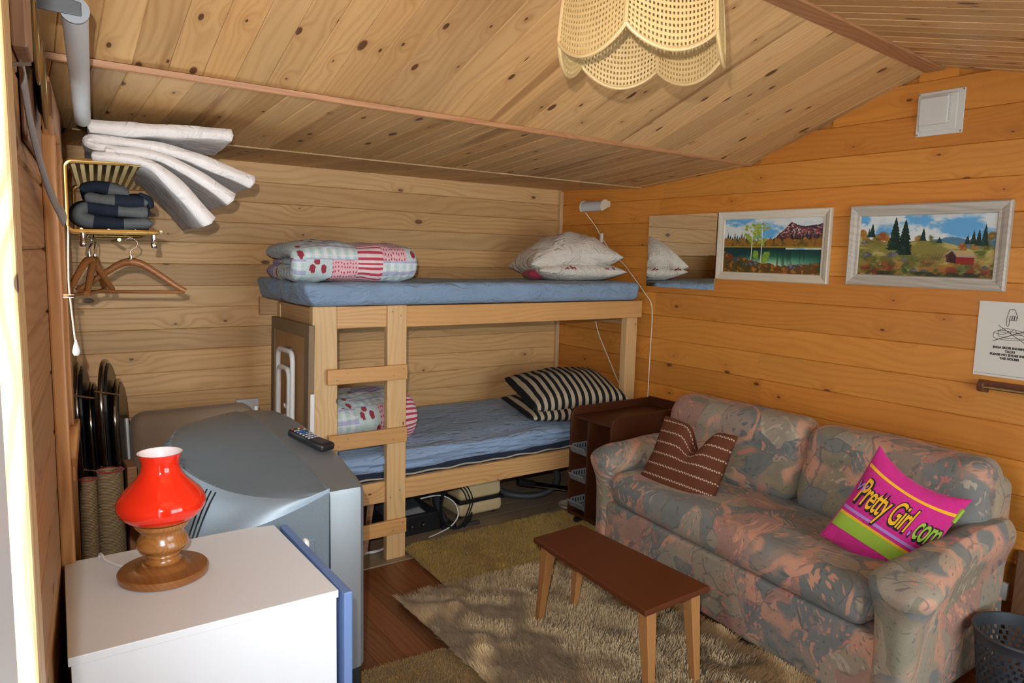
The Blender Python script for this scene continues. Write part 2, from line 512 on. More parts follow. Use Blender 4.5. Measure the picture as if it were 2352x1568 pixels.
M['frame_white'] = wood('frame_white', (0.60, 0.54, 0.43), (0.42, 0.35, 0.26), ax='Y', knots=0.0, rough=0.5, ring=50, ringamt=0.15)
M['frame_grey'] = wood('frame_grey', (0.46, 0.42, 0.35), (0.27, 0.22, 0.18), ax='Y', knots=0.0, rough=0.5, ring=40, ringamt=0.4)
M['white_paint'] = plain('white_paint', (0.67, 0.69, 0.705), 0.42, gs=6, grain=0.02)
M['white_plastic'] = plain('white_plastic', (0.72, 0.71, 0.68), 0.35, gs=8, grain=0.02)
M['cream_plastic'] = plain('cream_plastic', (0.62, 0.55, 0.40), 0.4, gs=8, grain=0.03)
M['vent_plastic'] = plain('vent_plastic', (0.62, 0.59, 0.52), 0.45, gs=8, grain=0.02)
M['blue_door'] = plain('blue_door', (0.125, 0.20, 0.40), 0.4, gs=10, grain=0.05)
M['beige_plastic'] = plain('beige_plastic', (0.60, 0.46, 0.25), 0.35, gs=8, grain=0.03)
M['black_plastic'] = plain('black_plastic', (0.012, 0.012, 0.013), 0.35, gs=20, grain=0.1)
M['black_matte'] = plain('black_matte', (0.01, 0.01, 0.011), 0.7)
M['dark_grey'] = plain('dark_grey', (0.05, 0.055, 0.06), 0.5)
M['basket_grey'] = plain('basket_grey', (0.035, 0.042, 0.05), 0.42)
M['tray_grey'] = plain('tray_grey', (0.20, 0.215, 0.23), 0.5)
M['tv_body'] = plain('tv_body', (0.155, 0.19, 0.215), 0.38, gs=500, grain=0.25, spec=0.5, Metallic=0.25)
M['tv_silver'] = plain('tv_silver', (0.225, 0.24, 0.25), 0.34, gs=500, grain=0.12, Metallic=0.45)
M['tv_body_lit'] = plain('tv_body_lit', (0.25, 0.31, 0.36), 0.5, gs=500, grain=0.15, Metallic=0.4)  # paler copy of tv_body: light falling on the swept band put into its colour
M['chrome'] = plain('chrome', (0.75, 0.75, 0.76), 0.12, 1.0, grain=0.02)
M['nail'] = plain('nail', (0.30, 0.28, 0.25), 0.4, 0.8)
M['brass'] = plain('brass', (0.74, 0.50, 0.17), 0.22, 1.0, grain=0.05)
M['brass_dull'] = plain('brass_dull', (0.42, 0.33, 0.16), 0.38, 1.0, grain=0.1)
M['pewter'] = plain('pewter', (0.36, 0.30, 0.22), 0.28, 1.0, grain=0.12)
M['hinge_steel'] = plain('hinge_steel', (0.25, 0.24, 0.22), 0.4, 0.9)
M['horn_grey'] = plain('horn_grey', (0.30, 0.28, 0.27), 0.4)
M['chrome_dark'] = plain('chrome_dark', (0.30, 0.28, 0.25), 0.15, 1.0)
M['blind_white'] = plain('blind_white', (0.60, 0.62, 0.62), 0.6, gs=5, grain=0.03)
M['tube_white'] = plain('tube_white', (0.80, 0.80, 0.78), 0.3, gs=5, grain=0.02)
M['cord_white'] = plain('cord_white', (0.72, 0.67, 0.54), 0.5)
M['paper'] = plain('paper', (0.66, 0.62, 0.53), 0.75, gs=12, grain=0.02)
M['ink'] = plain('ink', (0.03, 0.028, 0.025), 0.7)
M['foam'] = cloth('foam', (0.74, 0.69, 0.66), col2=(0.66, 0.61, 0.58), bump=0.3, weave=160, crumple=0.5)
M['pillow_white'] = cloth('pillow_white', (0.72, 0.66, 0.57), col2=(0.64, 0.58, 0.48), crumple=0.8)
M['sheet_grey_blue'] = cloth('sheet_grey_blue', (0.235, 0.34, 0.47), col2=(0.20, 0.29, 0.41), crumple=0.7, cs=(0.6, 1.0, 1.0))
M['sheet_blue'] = cloth('sheet_blue', (0.285, 0.40, 0.58), col2=(0.245, 0.345, 0.50), crumple=0.9, cs=(0.35, 1.0, 1.6))
M['navy_tick'] = cloth('navy_tick', (0.012, 0.018, 0.035), col2=(0.02, 0.028, 0.05))
M['piping'] = cloth('piping', (0.50, 0.43, 0.30))
M['black_vinyl'] = plain('black_vinyl', (0.008, 0.008, 0.009), 0.3, gs=60, grain=0.2)
M['brown_vinyl'] = cloth('brown_vinyl', (0.29, 0.20, 0.13), rough=0.6, weave=200)
M['pink'] = cloth('pink', (0.55, 0.022, 0.20), col2=(0.48, 0.016, 0.165), crumple=0.35)
M['pink_yellow'] = cloth('pink_yellow', (0.82, 0.42, 0.018))
M['pink_lilac'] = cloth('pink_lilac', (0.42, 0.20, 0.52))
M['pink_green'] = cloth('pink_green', (0.30, 0.44, 0.04))
M['letter_black'] = cloth('letter_black', (0.02, 0.012, 0.02))
M['rose_red'] = cloth('rose_red', (0.36, 0.03, 0.06))
M['red_trim'] = cloth('red_trim', (0.42, 0.07, 0.06))

def m_red_glass():
    t = NT('red_glass')
    return t.out((0.72, 0.022, 0.006), 0.08, 0, 0.5, Coat_Weight=0.6, Coat_Roughness=0.04)
M['red_glass'] = m_red_glass()
M['opal_inside'] = plain('opal_inside', (0.82, 0.74, 0.76), 0.25, gs=4, grain=0.01)

def m_glass():
    t = NT('window_glass')
    g = t.n('ShaderNodeBsdfTransparent', {'Color': (0.93, 0.96, 0.95)})
    gl = t.n('ShaderNodeBsdfGlossy', {'Roughness': 0.02})
    mx = t.n('ShaderNodeMixShader', {0: 0.06, 1: g.outputs[0], 2: gl.outputs[0]})
    o = t.t.nodes['Material Output']
    t.t.links.new(mx.outputs[0], o.inputs['Surface'])
    return t.mat
M['glass'] = m_glass()
def m_mirror():
    t = NT('mirror_glass')
    return t.out((0.86, 0.87, 0.85), 0.012, 1.0)
M['mirror'] = m_mirror()

def m_sofa():
    t = NT('sofa_print')
    v0 = t.obj()
    def vadd(a, b, k):
        return t.n('ShaderNodeVectorMath', {0: a, 1: t.n('ShaderNodeVectorMath', {0: b, 3: k}, operation='SCALE').outputs[0]}, operation='ADD').outputs[0]
    w1 = t.noise(v0, 2.6, 2, 0.5)[1]
    v = vadd(v0, w1, 0.42)
    w2 = t.noise(v0, 9.0, 2, 0.5)[1]
    v = vadd(v, w2, 0.06)
    c1 = t.vor(v, 5.4)
    r1, g1, b1 = t.xyz(c1[1])
    base = t.ramp(r1, [(0.0, (0.135, 0.145, 0.155)), (0.2, (0.24, 0.20, 0.155)), (0.38, (0.165, 0.155, 0.12)), (0.52, (0.26, 0.155, 0.135)), (0.64, (0.225, 0.205, 0.175)), (0.82, (0.12, 0.135, 0.14))], 'CONSTANT')
    soft = t.noise(v, 5.0, 3)[0]
    base = t.mix(t.m('MULTIPLY', t.ss(soft, 0.48, 0.66), 0.55), base, (0.30, 0.21, 0.165))
    # leaf veins: bundles of long curved strokes, turned differently in each patch
    st = vadd(vadd(v0, w1, 0.20), c1[1], 5.0)
    ang = t.n('ShaderNodeVectorRotate', {'Vector': st, 'Axis': (0.4, 0.2, 0.9), 'Angle': t.m('MULTIPLY', g1, 6.28)}).outputs[0]
    sx, sy, sz = t.xyz(ang)
    n2 = t.noise(t.vec(t.m('MULTIPLY', sx, 5), t.m('MULTIPLY', sy, 58), t.m('MULTIPLY', sz, 30)), 1.0, 1)[0]
    area = t.ss(t.noise(v0, 4.6, 1)[0], 0.44, 0.54)
    stroke = t.m('MULTIPLY', t.ss(n2, 0.56, 0.62), area)
    scol = t.ramp(b1, [(0.0, (0.46, 0.235, 0.17)), (0.3, (0.38, 0.13, 0.12)), (0.5, (0.085, 0.095, 0.11)), (0.66, (0.34, 0.29, 0.24)), (0.84, (0.43, 0.22, 0.16))], 'CONSTANT')
    c = t.mix(t.m('MULTIPLY', stroke, 0.8), base, scol)
    # wide winding salmon swathes
    s1 = t.m('ABSOLUTE', t.m('SUBTRACT', t.noise(v, 2.3, 2, 0.45)[0], 0.5))
    sw = t.m('MULTIPLY', t.ss(s1, 0.012, 0.032, 1.0, 0.0), t.ss(t.noise(v0, 3.1, 1)[0], 0.42, 0.5))
    en = t.noise(v0, 30, 3)[0]
    c = t.mix(t.m('MULTIPLY', sw, 0.85), c, t.mix(en, (0.50, 0.25, 0.175), (0.32, 0.19, 0.15)))
    # dark brushed outlines on one side of the patches
    e = t.vor(v, 5.4, 'DISTANCE_TO_EDGE')[0]
    ol = t.m('MULTIPLY', t.ss(e, 0.006, 0.03, 1.0, 0.0), t.ss(t.noise(v0, 6.2, 1)[0], 0.50, 0.58))
    c = t.mix(t.m('MULTIPLY', ol, 0.6), c, (0.075, 0.08, 0.095))
    # small dabs
    db = t.vor(t.n('ShaderNodeMapping', {'Vector': v, 'Scale': (1.0, 0.5, 1.0)}).outputs[0], 40)[0]
    dm = t.m('MULTIPLY', t.ss(db, 0.24, 0.30, 1.0, 0.0), t.ss(t.noise(v0, 5.3, 1)[0], 0.60, 0.64))
    c = t.mix(dm, c, (0.46, 0.17, 0.13))
    df = t.m('MULTIPLY', t.ss(t.noise(t.vec(t.m('MULTIPLY', sx, 9), t.m('MULTIPLY', sy, 90), t.m('MULTIPLY', sz, 60)), 1.0, 1)[0], 0.64, 0.70), 0.55)
    c = t.mix(df, c, (0.06, 0.066, 0.08))
    fine = t.noise(v0, 420, 2)[0]
    c = t.mix(t.m('MULTIPLY', t.ss(fine, 0.45, 0.65), 0.28), c, (0.10, 0.10, 0.105))
    c = t.mix(1.0, c, (1.45, 1.37, 1.2), 'MULTIPLY')
    t.bump(fine, 0.35, 0.0015)
    return t.out(c, 0.92, 0, 0.2, Sheen_Weight=0.1)
M['sofa'] = m_sofa()

def m_patch():
    t = NT('patchwork')
    U, V, _ = t.xyz(t.uv())
    s = 0.125
    u = t.m('DIVIDE', U, s); v = t.m('DIVIDE', V, s)
    fu = t.m('FRACT', u); fv = t.m('FRACT', v)
    iu = t.m('FLOOR', u); iv = t.m('FLOOR', v)
    wn = t.n('ShaderNodeTexWhiteNoise', {'Vector': t.vec(t.m('ADD', iu, 3.3), t.m('ADD', iv, 7.7), 0)}, noise_dimensions='2D').outputs[0]
    # plaid
    def band(x, f, w, off=0.0):
        return t.m('LESS_THAN', t.m('FRACT', t.m('ADD', t.m('MULTIPLY', x, f), off)), w)
    mint = (0.48, 0.68, 0.66); white = (0.80, 0.80, 0.80); lav = (0.28, 0.25, 0.56); rose = (0.72, 0.40, 0.42); red = (0.50, 0.035, 0.07)
    pl = t.mix(t.m('MULTIPLY', band(fu, 3, 0.45), 0.7), mint, white)
    pl = t.mix(t.m('MULTIPLY', band(fv, 3, 0.30, 0.2), 0.55), pl, lav)
    pl = t.mix(t.m('MULTIPLY', band(fu, 3, 0.10, 0.35), 0.45), pl, rose)
    pl = t.mix(t.m('MULTIPLY', band(fv, 6, 0.14, 0.55), 0.6), pl, white)
    dots = t.vor(t.vec(u, v, 0), 9.0, dim='2D', rand=0.35)[0]
    pd = t.mix(t.ss(dots, 0.20, 0.27, 1.0, 0.0), (0.74, 0.45, 0.48), red)
    ps = t.mix(band(fv, 8, 0.45), (0.78, 0.62, 0.62), red)
    rs = t.vor(t.vec(u, v, 0), 2.3, dim='2D', rand=0.9)
    rn = t.noise(t.vec(u, v, 0), 9, 2)[0]
    rd = t.m('ADD', rs[0], t.m('MULTIPLY', t.m('SUBTRACT', rn, 0.5), 0.3))
    pr = t.mix(t.ss(rd, 0.22, 0.27, 1.0, 0.0), (0.55, 0.66, 0.64), t.mix(rn, (0.42, 0.02, 0.05), (0.22, 0.012, 0.03)))
    pv = t.mix(band(fv, 3.5, 0.5), (0.46, 0.38, 0.62), (0.26, 0.21, 0.46))
    c = pl
    for thr, col in ((0.38, pd), (0.56, pr), (0.74, ps), (0.86, pv)):
        c = t.mix(t.m('GREATER_THAN', wn, thr), c, col)
    n = t.noise(t.obj(), 14, 2)[0]
    c = t.mix(t.m('MULTIPLY', n, 0.16), c, (0.35, 0.30, 0.35))
    t.bump(t.noise(t.obj(), 16, 3, 0.55, 1.0)[0], 0.7, 0.016)
    return t.out(c, 0.9, 0, 0.2, Sheen_Weight=0.1)
M['patchwork'] = m_patch()

def m_stripe(name, c1, c2, freq, duty, axis=0, wob=0.0, coord='uv', zig=0.0):
    t = NT(name)
    U, V, _ = t.xyz(t.uv() if coord == 'uv' else t.obj())
    a, b = (U, V) if axis == 0 else (V, U)
    n = t.noise(t.obj(), 7, 2)[0]
    x = t.m('ADD', t.m('MULTIPLY', a, freq), t.m('MULTIPLY', t.m('SUBTRACT', n, 0.5), wob))
    f = t.m('FRACT', x)
    if zig:
        z = t.m('MULTIPLY', t.m('GREATER_THAN', t.m('FRACT', t.m('MULTIPLY', b, 55.0)), 0.5), zig)
        f = t.m('FRACT', t.m('ADD', x, z))
    k = t.m('LESS_THAN', f, duty)
    c = t.mix(k, c1, c2)
    if zig:
        k2 = t.m('GREATER_THAN', t.m('FRACT', t.m('MULTIPLY', b, 110.0)), 0.35)
        c = t.mix(t.m('MULTIPLY', k, k2), c1, c2)
    t.bump(t.noise(t.obj(), 260, 2)[0], 0.3, 0.0015)
    return t.out(c, 0.9, 0, 0.2)
M['stripe_pillow'] = m_stripe('stripe_pillow', (0.45, 0.37, 0.25), (0.014, 0.015, 0.017), 22.0, 0.50, 0)
M['brown_stripe'] = m_stripe('brown_stripe', (0.115, 0.036, 0.016), (0.50, 0.36, 0.28), 18.0, 0.14, 1, zig=0.05)

def m_check():
    t = NT('checked_wool')
    U, V, _ = t.xyz(t.uv())
    a = t.m('GREATER_THAN', t.m('FRACT', t.m('MULTIPLY', U, 5.0)), 0.5)
    b = t.m('GREATER_THAN', t.m('FRACT', t.m('MULTIPLY', V, 5.5)), 0.5)
    k = t.m('ABSOLUTE', t.m('SUBTRACT', a, b))
    c = t.mix(k, (0.016, 0.022, 0.036), (0.115, 0.125, 0.125))
    n = t.noise(t.obj(), 90, 3)[0]
    c = t.mix(t.m('MULTIPLY', n, 0.3), c, (0.01, 0.01, 0.012))
    t.bump(n, 0.5, 0.003)
    return t.out(c, 0.95, 0, 0.15)
M['checked_wool'] = m_check()

def m_weave():
    t = NT('cane')
    v = t.obj()
    n = t.noise(v, 60, 3)[0]
    c = t.mix(n, (0.40, 0.26, 0.10), (0.52, 0.36, 0.155))
    t.bump(t.noise(v, 400, 2)[0], 0.4, 0.002)
    m = t.out(c, 0.5, 0, 0.4)
    return m
M['cane'] = m_weave()
M['cane_edge'] = plain('cane_edge', (0.46, 0.31, 0.135), 0.45, gs=120, grain=0.15, bump=0.4)

def m_straw():
    t = NT('straw_mat')
    X, Y, Z = t.xyz(t.obj())
    n = t.noise(t.vec(t.m('MULTIPLY', X, 420), t.m('MULTIPLY', Y, 420), t.m('MULTIPLY', Z, 60)), 1.0, 2)[0]
    r = t.m('SINE', t.m('MULTIPLY', Z, 1100.0))
    c = t.mix(t.m('ADD', t.m('MULTIPLY', n, 0.6), t.m('MULTIPLY', r, 0.12), clamp=True), (0.30, 0.20, 0.10), (0.62, 0.45, 0.25))
    t.bump(t.m('ADD', r, n), 0.6, 0.003)
    return t.out(c, 0.8, 0, 0.25)
M['straw_mat'] = m_straw()

def m_pile(name, c1, c2, c3):
    t = NT(name)
    U, V, _ = t.xyz(t.uv())
    n = t.noise(t.obj(), 5, 3)[0]
    c = t.mix(U, c1, c2)
    c = t.mix(t.m('MULTIPLY', t.ss(n, 0.35, 0.7), 0.5), c, c3)
    return t.out(c, 0.9, 0, 0.15, Sheen_Weight=0.2)
M['shag'] = m_pile('shag', (0.60, 0.42, 0.21), (0.86, 0.66, 0.39), (0.54, 0.37, 0.18))
M['olive_fur'] = m_pile('olive_fur', (0.46, 0.285, 0.05), (0.64, 0.42, 0.10), (0.37, 0.22, 0.035))
M['tan_fur'] = m_pile('tan_fur', (0.40, 0.235, 0.06), (0.54, 0.33, 0.10), (0.32, 0.18, 0.045))
M['rug_back'] = plain('rug_back', (0.22, 0.15, 0.07), 0.9)

def m_vcol(name, rough=0.45):
    t = NT(name)
    a = t.n('ShaderNodeAttribute', attribute_name='paint')
    t.bump(t.noise(t.obj(), 220, 3)[0], 0.25, 0.002)
    return t.out(a.outputs['Color'], rough, 0, 0.4)
M['canvas'] = m_vcol('canvas')

# ------------------------------------------------------------------ the room shell
XR, YB = 3.33, 4.10
def xw(y):
    return 0.30 - 0.098 * (4.10 - y)
WU = Vector((0.098, 1.0, 0)).normalized()          # along the left wall
WN = Vector((1.0, -0.098, 0)).normalized()         # out of the left wall into the room

def plank_mesh(name, L, W, T, c=0.003):
    mb = MB()
    h = W / 2 - 0.0004
    pr = [(-h, -T), (h, -T), (h, -c), (h - c, 0), (-h + c, 0), (-h, -c)]
    mb.add([(-L / 2, y, z) for y, z in pr] + [(L / 2, y, z) for y, z in pr],
           [(5, 4, 3, 2, 1, 0), (6, 7, 8, 9, 10, 11)] + [(i, (i + 1) % 6, 6 + (i + 1) % 6, 6 + i) for i in range(6)])
    me = bpy.data.meshes.new(name)
    me.from_pydata(mb.v, [], mb.f)
    rec_normals(me)
    return me

def plank(name, mat, parent, a, b, ey, nrm, W, T=0.02, c=0.003):
    """board from point a to b (front face centre line)"""
    a, b, ey, nrm = (Vector(p) for p in (a, b, ey, nrm))
    ex = (b - a)
    L = ex.length
    ex.normalize(); nrm.normalize()
    ey = nrm.cross(ex)
    me = plank_mesh(name, L - 0.0006, W, T, c)
    me.materials.append(mat)
    o = bpy.data.objects.new(name, me)
    COL.objects.link(o)
    m = Matrix(((ex.x, ey.x, nrm.x), (ex.y, ey.y, nrm.y), (ex.z, ey.z, nrm.z))).to_4x4()
    m.translation = (a + b) / 2
    o.parent = parent
    o.matrix_local = m
    return o

# floor: red-brown boards in the room, grey laminate under the bunk
floor = tag(MB().box(-0.2, XR + 0.03, -1.0, YB + 0.02, -0.08, -0.022).build('floor', M['floor_red']), 'wooden floor of reddish brown boards', kind='structure')
x = -0.10
while x < XR - 0.02:
    plank('floorboard', M['floor_red'], floor, (x + 0.055, -0.93, 0), (x + 0.055, 3.17, 0), (1, 0, 0), (0, 0, 1), 0.11, 0.02, 0.0015)
    x += 0.11
y = 3.205
while y < YB:
    w = min(0.13, YB - y)
    plank('laminate_board', M['floor_grey'], floor, (0.14, y + w / 2, 0.0), (2.0, y + w / 2, 0.0), (0, 1, 0), (0, 0, 1), w, 0.02, 0.001)
    plank('laminate_board', M['floor_grey'], floor, (2.0, y + w / 2, 0.0), (XR, y + w / 2, 0.0), (0, 1, 0), (0, 0, 1), w, 0.02, 0.001)
    y += w
tr = MB().box(0.15, XR, 3.165, 3.207, -0.02, 0.006).build('trim_1', M['floor_grey'], bevel=0.004)
tag(tr, 'grey threshold strip where the two floors meet at the bunk', kind='structure')

# back wall
wb_ = tag(MB().box(0.05, XR + 0.1, YB + 0.021, YB + 0.09, -0.08, 2.12).build('wall_back', M['pine_back']), 'raw pine board wall behind the bunk', kind='structure')
P_B = 0.1133
z = 1.92 - 17 * P_B
while z < 2.03:
    zz0, zz1 = max(z, 0.0), min(z + P_B, 2.045)
    if zz1 - zz0 > 0.01:
        plank('wall_plank', M['pine_back'], wb_, (xw(YB) - 0.02, YB, (zz0 + zz1) / 2), (XR, YB, (zz0 + zz1) / 2), (0, 0, 1), (0, -1, 0), zz1 - zz0)
    z += P_B

# ceiling profile
def yC(x): return 2.36 + 0.0515 * (x - 0.25)
def yD(x): return 1.34 + 0.080 * (x - 0.25)
Z_A, Z_B, Z_C, Z_D, Z_E = 2.022, 1.992, 2.062, 2.400, 2.10
Y_B, Y_E = 3.30, 0.40
def ceil_z(y, x=3.33):
    pts = [(4.2, Z_A), (Y_B, Z_B), (yC(x), Z_C), (yD(x), Z_D), (Y_E, Z_E), (-1.0, 1.98)]
    for (y0, z0), (y1, z1) in zip(pts, pts[1:]):
        if y <= y0 and y >= y1:
            return z0 + (z1 - z0) * (y0 - y) / (y0 - y1)
    return 2.0

# gable wall on the right
wr_ = tag(MB().box(XR + 0.021, XR + 0.09, -1.0, YB + 0.02, -0.08, 2.5).build('wall_right', M['pine_gable']), 'varnished orange pine gable wall behind the sofa', kind='structure')
P_R = 0.1425
joint = {0: 2.36, 1: 2.36, 2: 2.36, 3: 3.12, 4: 3.12, 5: 3.12, 6: 2.9, 7: 3.13, 8: 3.13, 9: 3.14, 10: 2.4}
z = 1.063 - 8 * P_R
k = 0
while z < 2.39:
    zz0, zz1 = max(z, 0.0), z + P_R
    if zz1 > 0.01:
        ylo, yhi = -0.93, YB
        zm = zz0 + 0.03
        if zm > 1.99:                       # cut to the slope of the roof
            while ceil_z(yhi) < zm: yhi -= 0.01
            while ceil_z(ylo) < zm: ylo += 0.01
        j = (2.36 if z < 1.06 else 3.13) + (0.012 if k % 2 else -0.012)
        segs = [(ylo, yhi)] if not (ylo < j < yhi) else [(ylo, j), (j, yhi)]
        for s0, s1 in segs:
            plank('wall_plank', M['pine_gable'], wr_, (XR, s1, (zz0 + zz1) / 2), (XR, s0, (zz0 + zz1) / 2), (0, 0, 1), (-1, 0, 0), zz1 - zz0)
    z += P_R; k += 1

# left wall with the door opening and the window
WIN = (2.20, 2.64, 0.98, 1.86)
def wl_pt(y, z, off=0.0):
    return Vector((xw(y), y, z)) + WN * off
def wl_box(mb, y0, y1, z0, z1, o0, o1, mi=0):
    bot = [wl_pt(y0, z0, o0), wl_pt(y0, z0, o1), wl_pt(y1, z0, o1), wl_pt(y1, z0, o0)]
    top = [wl_pt(y0, z1, o0), wl_pt(y0, z1, o1), wl_pt(y1, z1, o1), wl_pt(y1, z1, o0)]
    mb.hexa(bot, top, mi)
    return mb
Y_DOOR0, Y_DOOR1 = -0.80, 0.88
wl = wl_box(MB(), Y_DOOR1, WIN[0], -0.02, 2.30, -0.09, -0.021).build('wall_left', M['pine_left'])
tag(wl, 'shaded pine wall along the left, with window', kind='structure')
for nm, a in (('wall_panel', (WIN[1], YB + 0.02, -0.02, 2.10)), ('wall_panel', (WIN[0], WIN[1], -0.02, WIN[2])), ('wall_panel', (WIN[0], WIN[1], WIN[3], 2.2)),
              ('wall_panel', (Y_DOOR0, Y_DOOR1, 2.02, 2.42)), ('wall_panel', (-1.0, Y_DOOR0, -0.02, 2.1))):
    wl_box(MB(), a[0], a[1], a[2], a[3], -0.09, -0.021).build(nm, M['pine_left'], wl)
z = 1.54 - 11 * P_R
while z < 2.25:
    zz0, zz1 = max(z, 0.0), z + P_R
    zm = (zz0 + zz1) / 2
    if zz1 > 0.02:
        yhi, ylo = YB, Y_DOOR1
        if zz1 > 1.985:
            while ceil_z(yhi, 0.2) < zz1 - 0.04 and yhi > 1.0: yhi -= 0.02
        segs = [(ylo, yhi)]
        if WIN[2] - 0.07 < zm < WIN[3] + 0.02 and yhi > WIN[1]:
            segs = [(ylo, WIN[0]), (WIN[1], yhi)]
        for s0, s1 in segs:
            if s1 - s0 > 0.05:
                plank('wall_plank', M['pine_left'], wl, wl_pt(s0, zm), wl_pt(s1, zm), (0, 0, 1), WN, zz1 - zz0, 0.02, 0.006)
    z += P_R

# window in the left wall
w1 = wl_box(MB(), WIN[0] + 0.045, WIN[1] - 0.045, WIN[2] + 0.045, WIN[3] - 0.045, -0.055, -0.05).build('window_1', M['glass'])
tag(w1, 'small window in the left wall under the roller blind', kind='structure')
for a in ((WIN[0], WIN[0] + 0.045, WIN[2], WIN[3]), (WIN[1] - 0.045, WIN[1], WIN[2], WIN[3]), (WIN[0], WIN[1], WIN[2], WIN[2] + 0.045), (WIN[0], WIN[1], WIN[3] - 0.045, WIN[3])):
    wl_box(MB(), a[0], a[1], a[2], a[3], -0.08, -0.002).build('window_frame', M['window_wood'], w1, bevel=0.003)
wl_box(MB(), 2.405, 2.435, WIN[2] + 0.045, WIN[3] - 0.045, -0.07, -0.03).build('window_frame', M['window_wood'], w1, bevel=0.003)
for nm, a in (('window_casing', (2.10, WIN[0] + 0.01, 0.30, 1.94)), ('window_casing', (WIN[1] - 0.01, 2.74, 0.30, 1.94)), ('window_casing', (2.10, 2.74, WIN[3] - 0.01, 1.95)), ('window_sill', (2.12, 2.72, WIN[2] - 0.035, WIN[2] + 0.005))):
    wl_box(MB(), a[0], a[1], a[2], a[3], 0.0, 0.020 if 'casing' in nm else 0.035).build(nm, M['window_wood'], w1, bevel=0.004)
wl_box(MB(), 1.985, 2.03, 0.02, 1.80, 0.0, 0.030).build('trim_2', M['window_wood'], bevel=0.005)
tag(bpy.data.objects['trim_2'], 'upright orange pine moulding beside the window', kind='structure')

# door jamb and a door edge whose unseen leaf is put across to block daylight
jb = wl_box(MB(), 0.875, 0.945, 0.0, 2.02, -0.085, 0.033).build('trim_3', M['jamb_wood'], bevel=0.004)
tag(jb, 'pale pine door jamb catching the light', kind='structure')
jb2 = wl_box(MB(), -0.86, -0.80, 0.0, 2.02, -0.085, 0.03).build('trim_4', M['jamb_wood'], bevel=0.004)
tag(jb2, 'pale pine door jamb on the hinge side', kind='structure')
dr = wl_box(MB(), -0.79, 0.50, 0.02, 2.0, -0.02, 0.052).build('door_1', M['white_paint'], bevel=0.004)
tag(dr, 'edge of a white painted door, its leaf put across to block daylight', kind='structure')

# front wall with the big window the room is lit by
wf = MB().box(-0.2, XR + 0.1, -1.0, -0.93, -0.02, 0.25).build('wall_front', M['pine_back'])
tag(wf, 'pine wall under the front window', kind='structure')
for a in ((-0.2, 0.9, 0.25, 2.35), (2.80, XR + 0.1, 0.25, 2.35), (0.9, 2.80, 1.95, 2.35)):
    MB().box(a[0], a[1], -1.0, -0.93, a[2], a[3]).build('wall_panel', M['pine_back'], wf)
w2 = MB().box(0.95, 2.75, -0.975, -0.97, 0.30, 1.90).build('window_2', M['glass'])
tag(w2, 'wide front window', kind='structure')
for a in ((0.9, 0.95, 0.25, 1.95), (2.75, 2.80, 0.25, 1.95), (0.9, 2.80, 0.25, 0.30), (0.9, 2.80, 1.90, 1.95), (1.83, 1.87, 0.3, 1.9)):
    MB().box(a[0], a[1], -1.0, -0.94, a[2], a[3]).build('window_frame', M['window_wood'], w2)

# ceiling
ce = MB()
xs = (-0.25, XR + 0.1)
pr = lambda x: [(YB + 0.1, Z_A + 0.03), (Y_B, Z_B + 0.026), (yC(x), Z_C + 0.03), (yD(x), Z_D + 0.035), (Y_E, Z_E + 0.03), (-1.0, 2.01)]
ce.add([(x, y, z) for x in xs for y, z in pr(x)] + [(x, y, z + 0.05) for x in xs for y, z in pr(x)],
       [(i, i + 1, 7 + i, 6 + i) for i in range(5)] + [(12 + i, 18 + i, 19 + i, 13 + i) for i in range(5)] + [(i, 12 + i, 13 + i, i + 1) for i in range(5)] + [(6 + i, 7 + i, 19 + i, 18 + i) for i in range(5)] + [(0, 6, 18, 12), (5, 17, 23, 11)])
ceil = tag(ce.build('ceiling', M['pine_ceiling']), 'knotty pine board ceiling folding up to the ridge', kind='structure')
x = -0.1305 + 0.0
while x < XR - 0.01:
    xm = x + 0.04725
    w = min(0.0945, XR + 0.01 - x)
    if xm > 0.24:
        plank('ceiling_board', M['pine_ceiling'], ceil, (xm, Y_B, Z_B), (xm, YB, Z_A), (1, 0, 0), (0, 0.0375, -1), w, 0.018)
    if xm > 0.10:
        plank('ceiling_board', M['pine_ceiling'], ceil, (xm, yC(xm), Z_C), (xm, Y_B, Z_B), (1, 0, 0), (0, Z_B - Z_C, -(Y_B - yC(xm))), w, 0.018)
    if xm > -0.02:
        plank('ceiling_board', M['pine_ceiling'], ceil, (xm, yD(xm), Z_D), (xm, yC(xm), Z_C), (1, 0, 0), (0, Z_C - Z_D, -(yC(xm) - yD(xm))), w, 0.018)
    if xm > 0.6:
        plank('ceiling_board', M['pine_ceiling'], ceil, (xm, Y_E, Z_E), (xm, yD(xm), Z_D), (1, 0, 0), (0, Z_D - Z_E, -(yD(xm) - Y_E)), w, 0.018)
    x += 0.0945

def strip(name, mat, a, b, w, t, label, nrm=(0, 0, -1)):
    a, b = Vector(a), Vector(b)
    o = plank(name, mat, None, a, b, (0, 1, 0), nrm, w, t, 0.004)
    return tag(o, label, kind='structure')
strip('trim_5', M['trim_red'], (0.13, yC(0.2) + 0.005, Z_C - 0.008), (XR, yC(3.33) + 0.005, Z_C - 0.008), 0.05, 0.02, 'reddish cover strip where the ceiling steps', (0, 0.3, -1))
strip('trim_6', M['trim_red'], (0.4, yD(0.4), Z_D - 0.02), (XR, yD(3.33), Z_D - 0.02), 0.085, 0.02, 'reddish ridge board along the top of the ceiling')
strip('trim_7', M['trim_light_x'], (0.26, Y_B, Z_B - 0.004), (XR - 0.02, Y_B, Z_B - 0.004), 0.022, 0.014, 'thin pale moulding across the low ceiling')
o = MB().box(XR - 0.028, XR - 0.001, YB - 0.028, YB - 0.001, 0.0, 2.012).build('trim_8', M['trim_light'], bevel=0.004)
tag(o, 'pale corner moulding behind the bunk', kind='structure')

